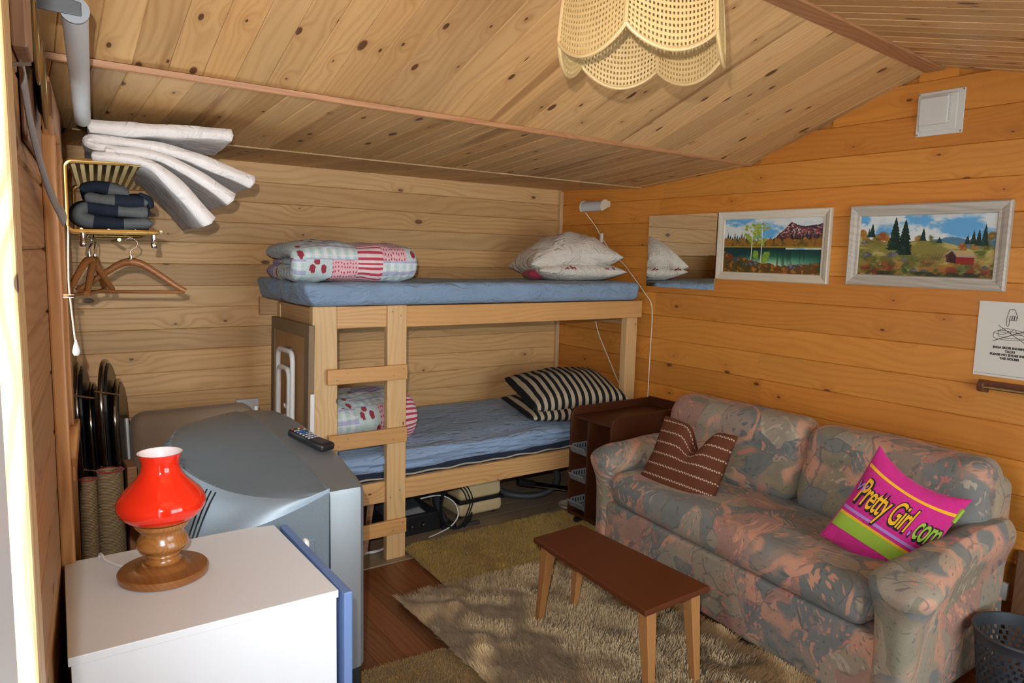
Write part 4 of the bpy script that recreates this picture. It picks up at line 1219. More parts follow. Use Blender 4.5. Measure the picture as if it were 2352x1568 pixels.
def painting_hut():
    a = Art(280, 128, 2)
    a.sky(0.5, 31)
    hz_ = a.poly_above([0, 0.1, 0.25, 0.4, 0.62, 0.66, 0.75, 0.82, 1.0], [0.33, 0.36, 0.40, 0.38, 0.40, 0.37, 0.37, 0.41, 0.42])
    a.put(((a.Y > hz_) & (a.X > 0.55)) * 1.0, (78, 118, 138))
    n = fbm(a.w, a.h, 14, 7, 33, 4)
    hill = a.poly_above([0, 0.12, 0.25, 0.42, 0.55, 0.66, 0.74, 0.85, 1.0], [0.36, 0.42, 0.46, 0.44, 0.42, 0.44, 0.50, 0.56, 0.52])
    g = a.Y > hill + (n - 0.5) * 0.05
    a.put(g * 1.0, (128, 118, 56))
    a.put(g * np.clip((fbm(a.w, a.h, 7, 12, 34, 4) - 0.5) * 7, 0, 1), (176, 160, 92))
    a.put(g * np.clip((fbm(a.w, a.h, 12, 10, 35, 4) - 0.52) * 7, 0, 1), (90, 98, 44))
    a.put(g * np.clip((a.Y - 0.62) / 0.3, 0, 1) * np.clip((fbm(a.w, a.h, 15, 9, 36, 4) - 0.40) * 5, 0, 1), (150, 96, 36))
    a.put(g * np.clip((a.Y - 0.60) / 0.3, 0, 1) * np.clip((fbm(a.w, a.h, 18, 10, 37, 4) - 0.50) * 6, 0, 1), (62, 76, 34))
    a.put(g * np.clip((a.Y - 0.72) / 0.2, 0, 1) * np.clip((fbm(a.w, a.h, 14, 8, 38, 3) - 0.56) * 8, 0, 1), (120, 46, 26))
    # yellow woods behind
    for i, (x_, y_, r_) in enumerate(((0.02, 0.30, 0.04), (0.05, 0.38, 0.035), (0.14, 0.38, 0.04), (0.19, 0.36, 0.05), (0.23, 0.40, 0.03), (0.47, 0.38, 0.03), (0.56, 0.37, 0.025), (0.79, 0.52, 0.035), (0.87, 0.49, 0.04), (0.97, 0.36, 0.04), (0.94, 0.50, 0.04))):
        c = ((140, 96, 34), (112, 92, 36), (84, 82, 36), (140, 76, 32))[i % 4]
        a.blob(x_, y_, r_, r_ * 2.2, c, (180, 126, 46), 50 + i, 0.9, 0.5)
    for i, (x_, t_, b_, w_) in enumerate(((0.10, 0.12, 0.36, 0.035), (0.075, 0.2, 0.36, 0.02), (0.50, 0.21, 0.42, 0.03), (0.62, 0.36, 0.46, 0.03), (0.93, 0.16, 0.50, 0.035), (0.89, 0.24, 0.5, 0.03), (0.855, 0.26, 0.48, 0.03), (0.815, 0.33, 0.48, 0.025))):
        a.spruce(x_, t_, b_, w_, (18, 46, 40), (36, 72, 50), 60 + i)
    a.spruce(0.285, 0.02, 0.58, 0.075, (14, 38, 28), (32, 68, 40), 71)
    a.spruce(0.362, 0.06, 0.66, 0.082, (12, 34, 26), (30, 64, 38), 72)
    # hut
    asp = a.h / a.w
    def quad(p, col):
        m = np.ones(a.X.shape, bool)
        for (x0, y0), (x1, y1) in zip(p, p[1:] + p[:1]):
            m &= ((x1 - x0) * (a.Y - y0) - (y1 - y0) * (a.X - x0)) >= 0
        a.put(m * 1.0, col)
    quad([(0.675, 0.66), (0.72, 0.58), (0.745, 0.66), (0.745, 0.78), (0.68, 0.76)], (58, 24, 22))
    quad([(0.745, 0.665), (0.87, 0.68), (0.87, 0.80), (0.745, 0.79)], (132, 34, 26))
    quad([(0.71, 0.565), (0.84, 0.585), (0.885, 0.665), (0.75, 0.675)], (176, 148, 104))
    a.line([(0.665, 0.655), (0.715, 0.565), (0.755, 0.67), (0.885, 0.68)], 0.006, (150, 138, 122))
    # fence
    for q in range(9):
        a.line([(0.50 + q * 0.022, 0.76), (0.52 + q * 0.022, 0.63)], 0.0022, (110, 80, 48))
    for yy in (0.67, 0.72):
        a.line([(0.49, yy - 0.02), (0.69, yy + 0.02)], 0.0022, (124, 92, 56))
    for (x_, y_, r_) in ((0.04, 0.45, 0.03), (0.07, 0.66, 0.04), (0.27, 0.66, 0.04), (0.30, 0.64, 0.025), (0.38, 0.74, 0.035), (0.45, 0.90, 0.035), (0.53, 0.93, 0.04), (0.95, 0.84, 0.03)):
        a.blob(x_, y_, r_, r_ * 1.2, (84, 80, 82), (140, 134, 130), int(x_ * 177), 0.7, 0.3)
    a.put(((a.Y > 0.93) * np.clip((n - 0.35) * 4, 0, 1)), (44, 48, 24))
    a.line([(0.165, 0.83), (0.175, 0.79), (0.165, 0.85), (0.19, 0.86), (0.20, 0.83), (0.21, 0.86), (0.235, 0.85)], 0.002, (40, 26, 20))
    return np.clip(a.im, 0, 1)

def framed(name, label, img, yl, yr, z0, z1, fw, mat, depth, seed):
    th = thing(name, label, 'painting', (XR - 0.01, (yl + yr) / 2, z0))
    canvas_mesh('canvas', img, th, yl - fw * 0.98, yr + fw * 0.98, z0 + fw * 0.98, z1 - fw * 0.98, XR - depth * 0.45)
    # mitred profile frame: outer lip, slope, inner lip
    prof = [(0.0, 0.001), (0.0, depth * 0.8), (fw * 0.12, depth), (fw * 0.45, depth * 0.85), (fw * 0.72, depth * 0.62), (fw * 0.74, depth * 0.72), (fw * 0.9, depth * 0.7), (fw, depth * 0.4), (fw, 0.001)]
    yo, yi_ = yl, yr
    corners = [((yl, z1), (-1, -1)), ((yr, z1), (1, -1)), ((yr, z0), (1, 1)), ((yl, z0), (-1, 1))]
    for k in range(4):
        (cy0, cz0), (sy0, sz0) = corners[k]; (cy1, cz1), (sy1, sz1) = corners[(k + 1) % 4]
        A0 = [(XR - d_, cy0 + sy0 * q, cz0 + sz0 * q) for q, d_ in prof]
        A1 = [(XR - d_, cy1 + sy1 * q, cz1 + sz1 * q) for q, d_ in prof]
        n_ = len(prof)
        MB().add(A0 + A1, [(i, (i + 1) % n_, n_ + (i + 1) % n_, n_ + i) for i in range(n_)] + [tuple(range(n_)), tuple(range(2 * n_ - 1, n_ - 1, -1))]).build('frame_side', mat, th)
    return th
framed('framed_painting', 'painting of birches, lake and mountain in a cream wooden frame', painting_lake(), 2.680, 2.003, 1.449, 1.821, 0.045, M['frame_white'], 0.024, 1)
framed('framed_painting', 'wider painting of spruces and a red hut in a weathered grey frame', painting_hut(), 1.905, 1.232, 1.455, 1.822, 0.052, M['frame_grey'], 0.028, 2)

# ---- air vent
vn = thing('air_vent', 'square white plastic air vent high on the gable wall', 'air vent', (XR - 0.01, 1.55, 2.11))
bx('plate', M['vent_plastic'], vn, XR - 0.006, XR - 0.001, 1.453, 1.645, 2.110, 2.295, 0.004)
bx('inner_frame', M['vent_plastic'], vn, XR - 0.013, XR - 0.006, 1.478, 1.630, 2.130, 2.280, 0.004)
bx('cover', M['vent_plastic'], vn, XR - 0.030, XR - 0.018, 1.507, 1.626, 2.153, 2.268, 0.004)
bx('recess', M['black_matte'], vn, XR - 0.018, XR - 0.0131, 1.511, 1.622, 2.157, 2.264, 0.0)
for k in range(13):
    zz = 2.160 + k * 0.0083
    bx('slat', M['vent_plastic'], vn, XR - 0.019, XR - 0.0131, 1.5045, 1.509, zz, zz + 0.004, 0.0)
for yy, zz in ((1.460, 2.117), (1.638, 2.117), (1.460, 2.288), (1.638, 2.288)):
    s_ = MB().lathe([(0.004, 0), (0.004, 0.0015), (0.0025, 0.0025)], n=10).build('screw', M['nail'], vn, loc=(XR - 0.006, yy, zz)); s_.rotation_euler = (0, -PI / 2, 0)

# ---- house-rule sign
def text_polys(body, size, bold=0.0, shear=0.0, space=1.0, align='CENTER', res=3):
    cu = bpy.data.curves.new('lettering', 'FONT')
    cu.body = body; cu.size = size; cu.offset = bold; cu.shear = shear; cu.space_character = space; cu.align_x = align; cu.resolution_u = res
    ob = bpy.data.objects.new('lettering', cu)
    COL.objects.link(ob)
    dg = bpy.context.evaluated_depsgraph_get()
    dg.update()
    me = bpy.data.meshes.new_from_object(ob.evaluated_get(dg))
    bm = bmesh.new(); bm.from_mesh(me)
    bmesh.ops.triangulate(bm, faces=bm.faces)
    V_ = np.array([v.co[:] for v in bm.verts]).reshape(-1, 3); 
    for i_, v in enumerate(bm.verts): v.index = i_
    F_ = [tuple(v.index for v in f.verts) for f in bm.faces]
    bm.free()
    bpy.data.objects.remove(ob); bpy.data.curves.remove(cu); bpy.data.meshes.remove(me)
    return V_, F_
SY, SZ, SX = 1.197, 1.413, XR - 0.0045
sg = thing('paper_sign', 'white paper no-shoes sign with a pointing hand above the brass rail', 'sign', (XR - 0.003, SY, 1.105))
bx('paper', M['paper'], sg, XR - 0.004, XR - 0.0006, 1.075, 1.322, 1.105, 1.413, 0.0)
def wall_text(body, size, y, z, bold=0.0008):
    V_, F_ = text_polys(body, size, bold)
    me = MB().add([(SX, y - v[0], z + v[1]) for v in V_], F_)
    me.build('lettering', M['ink'], sg, fix=False)
YC_ = 1.194
for body, z, s_ in (('INGA SKOR INOMHUS', 1.2235, 0.0125), ('TACK!', 1.2085, 0.0125), ('PLEASE NO SHOES INSIDE', 1.1945, 0.0125), ('THE HOUSE!', 1.1795, 0.0125)):
    wall_text(body, s_, YC_, z)
def sketch(pts, r=0.0009, close=False, part='drawn_line', shoe=False):
    if shoe:
        pts = [(a * 1.25, b * 1.35 - 10) for a, b in pts]
    p = catmull([(SX - 0.0002, YC_ - a * 0.001, 1.30 + b * 0.001) for a, b in pts], 5, close)
    MB().tube(p, r, 4, closed=close).build(part, M['ink'], sg, fix=False)
# pointing hand (mm about the centre line)
sketch([(-17, 82), (-10, 84), (4, 83), (8, 70), (12, 62), (14, 52), (12, 44)])
sketch([(-17, 82), (-19, 66), (-22, 56), (-23, 44), (-22, 34), (-22, 20), (-18, 16), (-14, 20), (-13, 36), (-14, 44)])
sketch([(-14, 44), (-12, 54), (-6, 58), (4, 58), (12, 52)])
for q in range(3):
    sketch([(-11 + q * 8, 57), (-14 + q * 8, 46), (-9 + q * 8, 40), (-4 + q * 8, 44), (-4 + q * 8, 55)])
# pair of shoes with a cross over them
for dx, dy in ((0, 0), (14, 6)):
    sketch([(-52 + dx, -12 + dy), (-50 + dx, 0 + dy), (-30 + dx, 6 + dy), (-8 + dx, 4 + dy), (14 + dx, 0 + dy), (34 + dx, -8 + dy), (36 + dx, -18 + dy), (10 + dx, -22 + dy), (-30 + dx, -22 + dy), (-50 + dx, -18 + dy)], 0.0008, True, shoe=True)
    sketch([(-50 + dx, -2 + dy), (-40 + dx, -6 + dy), (-22 + dx, -6 + dy), (-10 + dx, 4 + dy)], 0.0008, shoe=True)
    sketch([(-6 + dx, 2 + dy), (0 + dx, -4 + dy), (12 + dx, -6 + dy), (30 + dx, -4 + dy)], 0.0008, shoe=True)
MB().tube([(SX, YC_ + 0.066, 1.252), (SX, YC_ - 0.070, 1.312)], 0.0012, 4).build('drawn_line', M['ink'], sg, fix=False)
MB().tube([(SX, YC_ + 0.052, 1.318), (SX, YC_ - 0.058, 1.246)], 0.0010, 4).build('drawn_line', M['ink'], sg, fix=False)
bx('bottom_rule', M['ink'], sg, SX - 0.0001, SX + 0.0003, 1.078, 1.318, 1.1145, 1.1155, 0.0)

# ---- brass rail
rl = thing('brass_rail', 'brass rail on dark wooden blocks under the paper sign', 'rail', (XR - 0.03, 1.10, 1.05))
bx('backing_board', M['bracket_wood'], rl, XR - 0.012, XR - 0.001, 0.80, 1.285, 1.062, 1.086, 0.003)
for yy in (1.275, 0.83):
    MB().hexa([(XR - 0.001, yy - 0.02, 1.035), (XR - 0.001, yy + 0.022, 1.035), (XR - 0.045, yy + 0.012, 1.045), (XR - 0.045, yy - 0.012, 1.045)],
              [(XR - 0.001, yy - 0.02, 1.088), (XR - 0.001, yy + 0.022, 1.088), (XR - 0.045, yy + 0.012, 1.078), (XR - 0.045, yy - 0.012, 1.078)]).build('bracket', M['bracket_wood'], rl, bevel=0.003)
MB().tube([(XR - 0.034, 1.275, 1.060), (XR - 0.034, 0.83, 1.060)], 0.0065, 10).build('rod', M['brass_dull'], rl, smooth=True)

# ---- wall socket low beside the sofa, dark board leaning behind the basket
so = thing('wall_socket', 'white double wall socket low on the wall behind the waste basket', 'socket', (XR - 0.01, 1.16, 0.20))
bx('plate', M['white_plastic'], so, XR - 0.030, XR - 0.001, 1.105, 1.185, 0.195, 0.27, 0.006)
for zz in (0.215, 0.25):
    q_ = MB().lathe([(0.016, 0.0), (0.016, 0.002), (0.013, 0.003)], n=16).build('outlet', M['dark_grey'], so, loc=(XR - 0.030, 1.145, zz)); q_.rotation_euler = (0, -PI / 2, 0)
bd = MB().hexa([(XR - 0.10, 0.86, 0.0), (XR - 0.08, 0.86, 0.0), (XR - 0.08, 1.065, 0.0), (XR - 0.10, 1.065, 0.0)], [(XR - 0.024, 0.88, 0.42), (XR - 0.004, 0.88, 0.42), (XR - 0.004, 1.085, 0.42), (XR - 0.024, 1.085, 0.42)]).build('leaning_board', M['dark_wood'], bevel=0.003)
tag(bd, 'dark brown board leaning on the wall behind the waste basket', 'board')

# ------------------------------------------------------------------ sofa
def shear(P):
    """the sofa stands a little askew: its far end is drawn back from the room"""
    P = np.array(P, float)
    k = 0.115 * (P[:, 1] - 1.15) * np.clip(1 - (P[:, 0] - 2.30) / 0.95, 0, 1.1)
    P[:, 0] += k
    return P
sofa = thing('sofa', 'two-seat sofa in grey, salmon and mauve brushstroke print under the paintings', 'sofa', (2.80, 1.86, 0.0))
def spart(name, mb):
    mb.v = [tuple(p) for p in shear(np.array(mb.v))]
    return mb.build(name, M['sofa'], sofa, smooth='all', weld=1e-4)
def soft(seed, a=0.006, f=14):
    def g(P):
        P = P.copy()
        P[:, 0] += wav(P, seed, a, f); P[:, 2] += wav(P, seed + 1, a, f); return P
    return g
spart('base', rbox(2.318, 3.20, 1.10, 2.66, 0.035, 0.318, 0.02, (12, 20, 6), soft(81, 0.004, 10)))
def d_seat(P):
    P = P.copy()
    t = np.clip((P[:, 2] - 0.32) / 0.16, 0, 1)
    P[:, 2] += t * (0.012 * np.cos((P[:, 1] - 1.88) * 4.2) ** 2 - 0.035 * np.clip((P[:, 0] - 2.5) / 0.5, 0, 1) - 0.012 * np.exp(-((P[:, 1] - 1.88) / 0.05) ** 2))
    P[:, 2] += wav(P, 85, 0.006, 13) * t
    P[:, 0] += wav(P, 86, 0.006, 12) * (1 - np.clip((P[:, 0] - 2.35) / 0.2, 0, 1))
    return P
spart('seat_cushion', rbox(2.295, 3.05, 1.165, 2.595, 0.318, 0.475, 0.07, (18, 34, 4), d_seat))
def d_back(y0, y1):
    def g(P):
        P = P.copy()
        t = (P[:, 2] - 0.43) / 0.37
        P[:, 0] += 0.11 * np.clip(t, 0, 1.2)                       # leans to the wall
        crease = np.exp(-((P[:, 2] - 0.655) / 0.018) ** 2)
        fr = np.clip((3.05 - P[:, 0] + 0.11 * t) / 0.1, 0, 1)
        P[:, 0] += 0.022 * crease * fr
        ym = (y0 + y1) / 2
        P[:, 0] -= 0.03 * fr * (1 - ((P[:, 1] - ym) / ((y1 - y0) / 2)) ** 2)
        P[:, 2] -= 0.09 * np.clip((abs(P[:, 1] - 1.90) - 0.72) / 0.16, 0, 1) ** 2 * np.clip(t, 0, 1)
        P[:, 0] += wav(P, 91 + int(y0 * 10), 0.006, 13); P[:, 2] += wav(P, 92, 0.006, 11) * np.clip(t, 0, 1)
        return P
    return g
spart('back_cushion', rbox(2.885, 3.10, 1.10, 1.872, 0.43, 0.812, 0.075, (6, 22, 14), d_back(1.10, 1.872)))
spart('back_cushion', rbox(2.885, 3.10, 1.880, 2.73, 0.43, 0.815, 0.075, (6, 22, 14), d_back(1.88, 2.74)))
spart('back_frame', rbox(3.06, 3.235, 1.09, 2.735, 0.05, 0.74, 0.05, (4, 16, 10), soft(95, 0.004, 8)))
def arm(y0, y1, outer, seed):
    """arm: an upright panel with a fat rolled top that curls over the front"""
    ym = (y0 + y1) / 2
    def g(P):
        P = P.copy()
        t = np.clip((P[:, 2] - 0.38) / 0.2, 0, 1)
        f = np.clip((P[:, 0] - 2.28) / 0.75, 0, 1)
        P[:, 2] += t * (0.004 + 0.018 * f - 0.03 * (1 - np.clip(f * 6, 0, 1)))
        bulge = np.exp(-((P[:, 2] - 0.52) / 0.07) ** 2)
        P[:, 1] += (P[:, 1] - ym) * (0.42 * bulge - 0.12 * (1 - t))
        P[:, 0] -= 0.045 * bulge * np.clip(1 - f * 5, 0, 1)
        if outer < 0:
            P[:, 1] += -0.02 * bulge + 0.062 * np.clip((ym - P[:, 1]) / 0.08, 0, 1.4) * np.clip((P[:, 0] - 2.35) / 0.35, 0, 1)
        P[:, 0] += wav(P, seed, 0.005, 14); P[:, 1] += wav(P, seed + 1, 0.006, 14); P[:, 2] += wav(P, seed + 2, 0.004, 16)
        return P
    return g
spart('arm', rbox(2.300, 3.17, 1.000, 1.165, 0.03, 0.575, 0.06, (22, 6, 18), arm(1.000, 1.165, -1, 101)))
spart('arm', rbox(2.300, 3.17, 2.590, 2.728, 0.03, 0.590, 0.06, (22, 6, 18), arm(2.590, 2.728, 1, 111)))
for yy in (1.12, 2.64):
    for xx in (2.40, 3.12):
        q = shear([(xx, yy, 0)])[0]
        MB().lathe([(0.022, 0.0), (0.026, 0.045)], n=12).build('foot', M['black_plastic'], sofa, loc=tuple(q), smooth=True)

# brown striped cushion, its top pushed in
def chop(P, U, V, s):
    P = P.copy()
    k = np.exp(-((U - 0.12) / 0.22) ** 2) * np.clip((V + 0.2) / 1.2, 0, 1) ** 1.6
    P[..., 1] -= 0.115 * k
    P[..., 2] -= 0.05 * k * (1 if s > 0 else 0.2)
    P[..., 0] += 0.03 * (V < 0) * V * (U < 0) * (-U)
    return P
def frame4(origin, ex, ey):
    ex = Vector(ex).normalized(); ey = Vector(ey); ey = (ey - ex * ey.dot(ex)).normalized(); ez = ex.cross(ey)
    m = Matrix(((ex.x, ey.x, ez.x), (ex.y, ey.y, ez.y), (ex.z, ey.z, ez.z))).to_4x4(); m.translation = origin
    return m
M_br = frame4((2.665, 2.265, 0.580), (0.12, -1.0, -0.06), (0.42, 0.10, 0.90))
pillow('throw_cushion', 'brown throw cushion with cream woven stripes in the sofa corner', 'cushion', M['brown_stripe'], 0.41, 0.39, 0.12, M_br, 121, 0.004, 0.05, 0.45, n=40, mod=chop)

# pink cushion with printed words
PW, PH = 0.34, 0.415
M_pk = frame4((2.665, 1.278, 0.620), (0.30, -0.86, -0.42), (0.30, -0.34, 0.80))
pk = thing('throw_cushion', 'bright pink throw cushion with printed words and coloured bands', 'cushion', tuple(M_pk.translation - Vector((0, 0, 0.2))))
def soft_pk(P, U, V, s):
    P = P.copy()
    P[..., 1] -= 0.04 * (1 - U ** 2) * np.clip(V, 0, 1) ** 2
    return P
o = pillow('cover', None, None, M['pink'], PW, PH, 0.13, M_pk, 131, 0.004, 0.05, 0.45, n=40, mod=soft_pk)
o.parent = pk; o.location = -ORG[pk]
def pk_surface(u, v, lift=0.0012):
    """u, v in -1..1 over the cover (before the sine spacing) -> world"""
    u = np.clip(u, -0.985, 0.985); v = np.clip(v, -0.985, 0.985)
    X = PW / 2 * u * (1 - 0.05 * (1 - v ** 2)); Y = PH / 2 * v * (1 - 0.05 * (1 - u ** 2))
    Z = 0.065 * np.clip((1 - u ** 2) * (1 - v ** 2), 0, 1) ** 0.45
    flat = np.stack([X, Y, Z], -1).reshape(-1, 3)
    e = np.clip((1 - u ** 2) * (1 - v ** 2), 0, 1) ** 0.3
    k = (wav(flat, 131, 0.004, 22) + wav(flat, 136, 0.0024, 45)).reshape(X.shape) * e
    Y = Y - 0.04 * (1 - u ** 2) * np.clip(v, 0, 1) ** 2
    P = np.stack([X, Y, Z + k + lift], -1)
    return xf(P.reshape(-1, 3), M_pk).reshape(P.shape)
def band_(v0, v1, mat, name='printed_band', u0=-0.97, u1=0.97):
    uu, vv = np.meshgrid(np.linspace(u0, u1, 40), np.linspace(v0, v1, 6), indexing='ij')
    MB().grid(pk_surface(uu, vv)).build(name, M[mat], pk, smooth='all', fix=False)
band_(0.60, 0.665, 'pink_yellow')
band_(-0.275, -0.215, 'pink_lilac')
band_(-0.385, -0.335, 'pink_yellow')
band_(-0.66, -0.385, 'pink_green')
def pk_word(body, size, u0, v0, mat, bold=0.0, lift=0.002, shear_=0.25, stretch=1.0, align='LEFT', span=None):
    V_, F_ = text_polys(body, size, bold, shear_, 0.92, align, 4)
    if span:
        V_[:, 0] = (V_[:, 0] - V_[:, 0].min()) * span / (V_[:, 0].max() - V_[:, 0].min())
    bm = bmesh.new()
    vs = [bm.verts.new((p[0], p[1], 0)) for p in V_]
    for f in F_:
        try: bm.faces.new([vs[i] for i in f])
        except ValueError: pass
    for _ in range(2):
        es = [e for e in bm.edges if e.calc_length() > 0.05]
        if es:
            bmesh.ops.subdivide_edges(bm, edges=es, cuts=1)
            bmesh.ops.triangulate(bm, faces=bm.faces)
    for i_, v in enumerate(bm.verts): v.index = i_
    c = np.array([v.co[:] for v in bm.verts]); F2 = [tuple(v.index for v in f.verts) for f in bm.faces]; bm.free()
    mb = MB().add(pk_surface(u0 + c[:, 0], v0 + c[:, 1] * stretch, lift), F2)
    mb.build('printed_word', M[mat], pk, fix=False)
for body, u0, u1, col in (('Pretty Girl', -0.88, 0.36, 'pink_yellow'), ('.', 0.385, 0.425, 'pink_lilac'), ('com', 0.47, 0.95, 'pink_green')):
    pk_word(body, 0.30, u0 + 0.015, -0.085, 'letter_black', 0.018, 0.0022, stretch=2.5, span=u1 - u0)
    pk_word(body, 0.30, u0, -0.075, col, 0.003, 0.0034, stretch=2.5, span=u1 - u0)
pk_word('w', 0.30, -0.985, 0.12, 'letter_black', 0.01, 0.0022, 0.2, 1.4)
pk_word('w', 0.30, -0.990, 0.125, 'pink_lilac', 0.0, 0.0034, 0.2, 1.4)
bt = MB().tube([tuple(pk_surface(np.array([[0.975]]), np.array([[t_]]), 0.0)[0, 0]) for t_ in (0.50, 0.6, 0.70, 0.78)], 0.009, 6).build('side_tag', M['pink_green'], pk, smooth=True)

# ------------------------------------------------------------------ low bench table
tb = thing('bench_table', 'narrow reddish teak bench table on four tapered legs', 'table', (1.88, 1.94, 0.0))
ZT = 0.399
top = [(1.752, 2.272), (2.022, 2.285), (2.022, 1.580), (1.688, 1.572)]
MB().hexa([(*p, ZT - 0.022) for p in top], [(*p, ZT) for p in top]).build('tabletop', M['teak'], tb, bevel=0.005, seg=3)
for (xt, yt, xb, yb_) in ((1.800, 2.225, 1.792, 2.268), (1.985, 2.240, 2.000, 2.285), (1.750, 1.625, 1.742, 1.583), (1.975, 1.628, 1.984, 1.590)):
    a_, b_ = 0.024, 0.0125
    MB().hexa([(xb - b_, yb_ - b_, 0.012), (xb + b_, yb_ - b_, 0.012), (xb + b_, yb_ + b_, 0.012), (xb - b_, yb_ + b_, 0.012)],
              [(xt - a_, yt - a_, ZT - 0.022), (xt + a_, yt - a_, ZT - 0.022), (xt + a_, yt + a_, ZT - 0.022), (xt - a_, yt + a_, ZT - 0.022)]).build('leg', M['teak_z'], tb, bevel=0.003)

# ------------------------------------------------------------------ rugs
def strands(name, parent, mat, pts, length, width, lean, seed, segs=2, curl=0.5, zbase=0.004):
    r = np.random.default_rng(seed)
    n = len(pts)
    ang = r.random(n) * 2 * PI
    clump = wav(np.c_[pts, np.zeros(n)], seed + 1, 1.0, 30)
    ang = (ang - PI) * 0.45 + clump + 4.0
    L = length * (0.65 + 0.6 * r.random(n))
    ln = lean * (0.5 + r.random(n))
    d = np.c_[np.cos(ang), np.sin(ang)]
    side = np.c_[-d[:, 1], d[:, 0]]
    V_ = np.zeros((n, (segs + 1) * 2, 3)); U_ = np.zeros((n, (segs + 1) * 2, 2))
    tone = r.random(n)
    for k in range(segs + 1):
        t = k / segs
        rad = L * math.sin(t * PI / 2 * 0.9) * ln
        h = L * (t - curl * ln * t * t * 0.75)
        c = pts + d * rad[:, None]
        w = width * (1 - 0.55 * t)
        for q, sg_ in enumerate((-1, 1)):
            V_[:, k * 2 + q, :2] = c + side * (sg_ * w / 2)
            V_[:, k * 2 + q, 2] = zbase + np.maximum(h, 0.001)
            U_[:, k * 2 + q, 0] = tone * 0.6 + t * 0.4; U_[:, k * 2 + q, 1] = t
    m = (segs + 1) * 2
    F_ = np.zeros((n, segs, 4), np.int64)
    for k in range(segs):
        F_[:, k] = np.array([k * 2, k * 2 + 1, k * 2 + 3, k * 2 + 2])[None, :] + (np.arange(n) * m)[:, None]
    F_ = F_.reshape(-1, 4)
    me = bpy.data.meshes.new(name)
    me.vertices.add(n * m); me.vertices.foreach_set('co', V_.reshape(-1).astype(np.float32))
    me.loops.add(F_.size); me.loops.foreach_set('vertex_index', F_.reshape(-1).astype(np.int32))
    me.polygons.add(len(F_)); me.polygons.foreach_set('loop_start', (np.arange(len(F_)) * 4).astype(np.int32))
    lay = me.uv_layers.new(name='UVMap')
    lay.data.foreach_set('uv', U_.reshape(-1, 2)[F_.reshape(-1)].reshape(-1).astype(np.float32))
    me.update(calc_edges=True)
    me.materials.append(mat)
    o = link(name, me, parent)
    o['kind'] = 'stuff'
    return o
def inside_quad(q, n, rng, rounding=0.0):
    """random points in a convex quad by bilinear map"""
    u, v = rng.random(n), rng.random(n)
    q = np.asarray(q, float)
    P = (q[0][None] * ((1 - u) * (1 - v))[:, None] + q[1][None] * (u * (1 - v))[:, None] + q[2][None] * (u * v)[:, None] + q[3][None] * ((1 - u) * v)[:, None])
    if rounding:
        a = np.abs(u - 0.5) * 2; b = np.abs(v - 0.5) * 2
        keep = (np.clip((a - 1 + rounding) / rounding, 0, 1) ** 2 + np.clip((b - 1 + rounding) / rounding, 0, 1) ** 2) < 1
        P, u, v = P[keep], u[keep], v[keep]
    return P, u, v
def rug(name, label, q, n, length, width, lean, mat, seed, z=0.0, rounding=0.0, carve=None):
    q = [np.array(p, float) for p in q]
    c = sum(q) / 4
    th = thing(name, label, 'rug', (c[0], c[1], z))
    qq = [c + (p - c) * 0.985 for p in q]
    if rounding:
        ring = []
        for i in range(4):
            p, a, b = qq[i], qq[i - 1], qq[(i + 1) % 4]
            e1 = p + (a - p) * rounding * 0.5; e2 = p + (b - p) * rounding * 0.5
            for t in np.linspace(0, 1, 5):
                ring.append((1 - t) ** 2 * e1 + 2 * t * (1 - t) * p + t * t * e2)
    else:
        ring = qq
    m = len(ring)
    MB().add([(p[0], p[1], z + 0.0006) for p in ring] + [(p[0], p[1], z + 0.007) for p in ring],
             [tuple(range(m - 1, -1, -1)), tuple(range(m, 2 * m))] + [(i, (i + 1) % m, m + (i + 1) % m, m + i) for i in range(m)]).build('backing', mat, th)
    P, u, v = inside_quad(q, n, np.random.default_rng(seed), rounding)
    if carve is not None:
        keep = carve(u, v)
        P = P[keep]
    strands('pile', th, mat, P, length, width, lean, seed, zbase=z + 0.006)
    return th
def carve_flower(u, v):
    g = np.abs(np.sin(u * 17 + 2 * np.sin(v * 9)) * np.cos(v * 15 + 1.5 * np.sin(u * 8)))
    return (g > 0.045) | (np.random.default_rng(3).random(len(u)) < 0.25)
def carve_border(u, v):
    e = np.minimum(np.minimum(u, 1 - u) * 0.95, np.minimum(v, 1 - v) * 0.6)
    ln = (np.abs(e - 0.085) < 0.005) | (np.abs(np.hypot((u - 0.72) * 1.1, (v - 0.7) * 0.7) - 0.12) < 0.006) | (np.abs(np.hypot((u - 0.4) * 1.1, (v - 0.45) * 0.7) - 0.2) < 0.006)
    return ~ln | (np.random.default_rng(4).random(len(u)) < 0.15)
rug('fur_rug', 'olive yellow sculpted rug lying against the foot of the bunk', [(1.665, 3.285), (2.76, 3.275), (2.70, 2.60), (1.625, 2.62)], 60000, 0.020, 0.004, 0.55, M['olive_fur'], 201, 0.0065, 0.16, carve_flower)
rug('sculpted_rug', 'tan rug with a carved border line beside the television', [(1.385, 2.325), (0.93, 2.36), (0.90, 1.70), (1.405, 1.68)], 45000, 0.014, 0.004, 0.5, M['tan_fur'], 203, 0.0, 0.16, carve_border)
rug('shag_rug', 'large cream shag rug under the bench table', [(1.388, 2.785), (2.41, 2.735), (2.325, 1.30), (1.365, 1.45)], 62000, 0.046, 0.0042, 0.62, M['shag'], 205, 0.010)

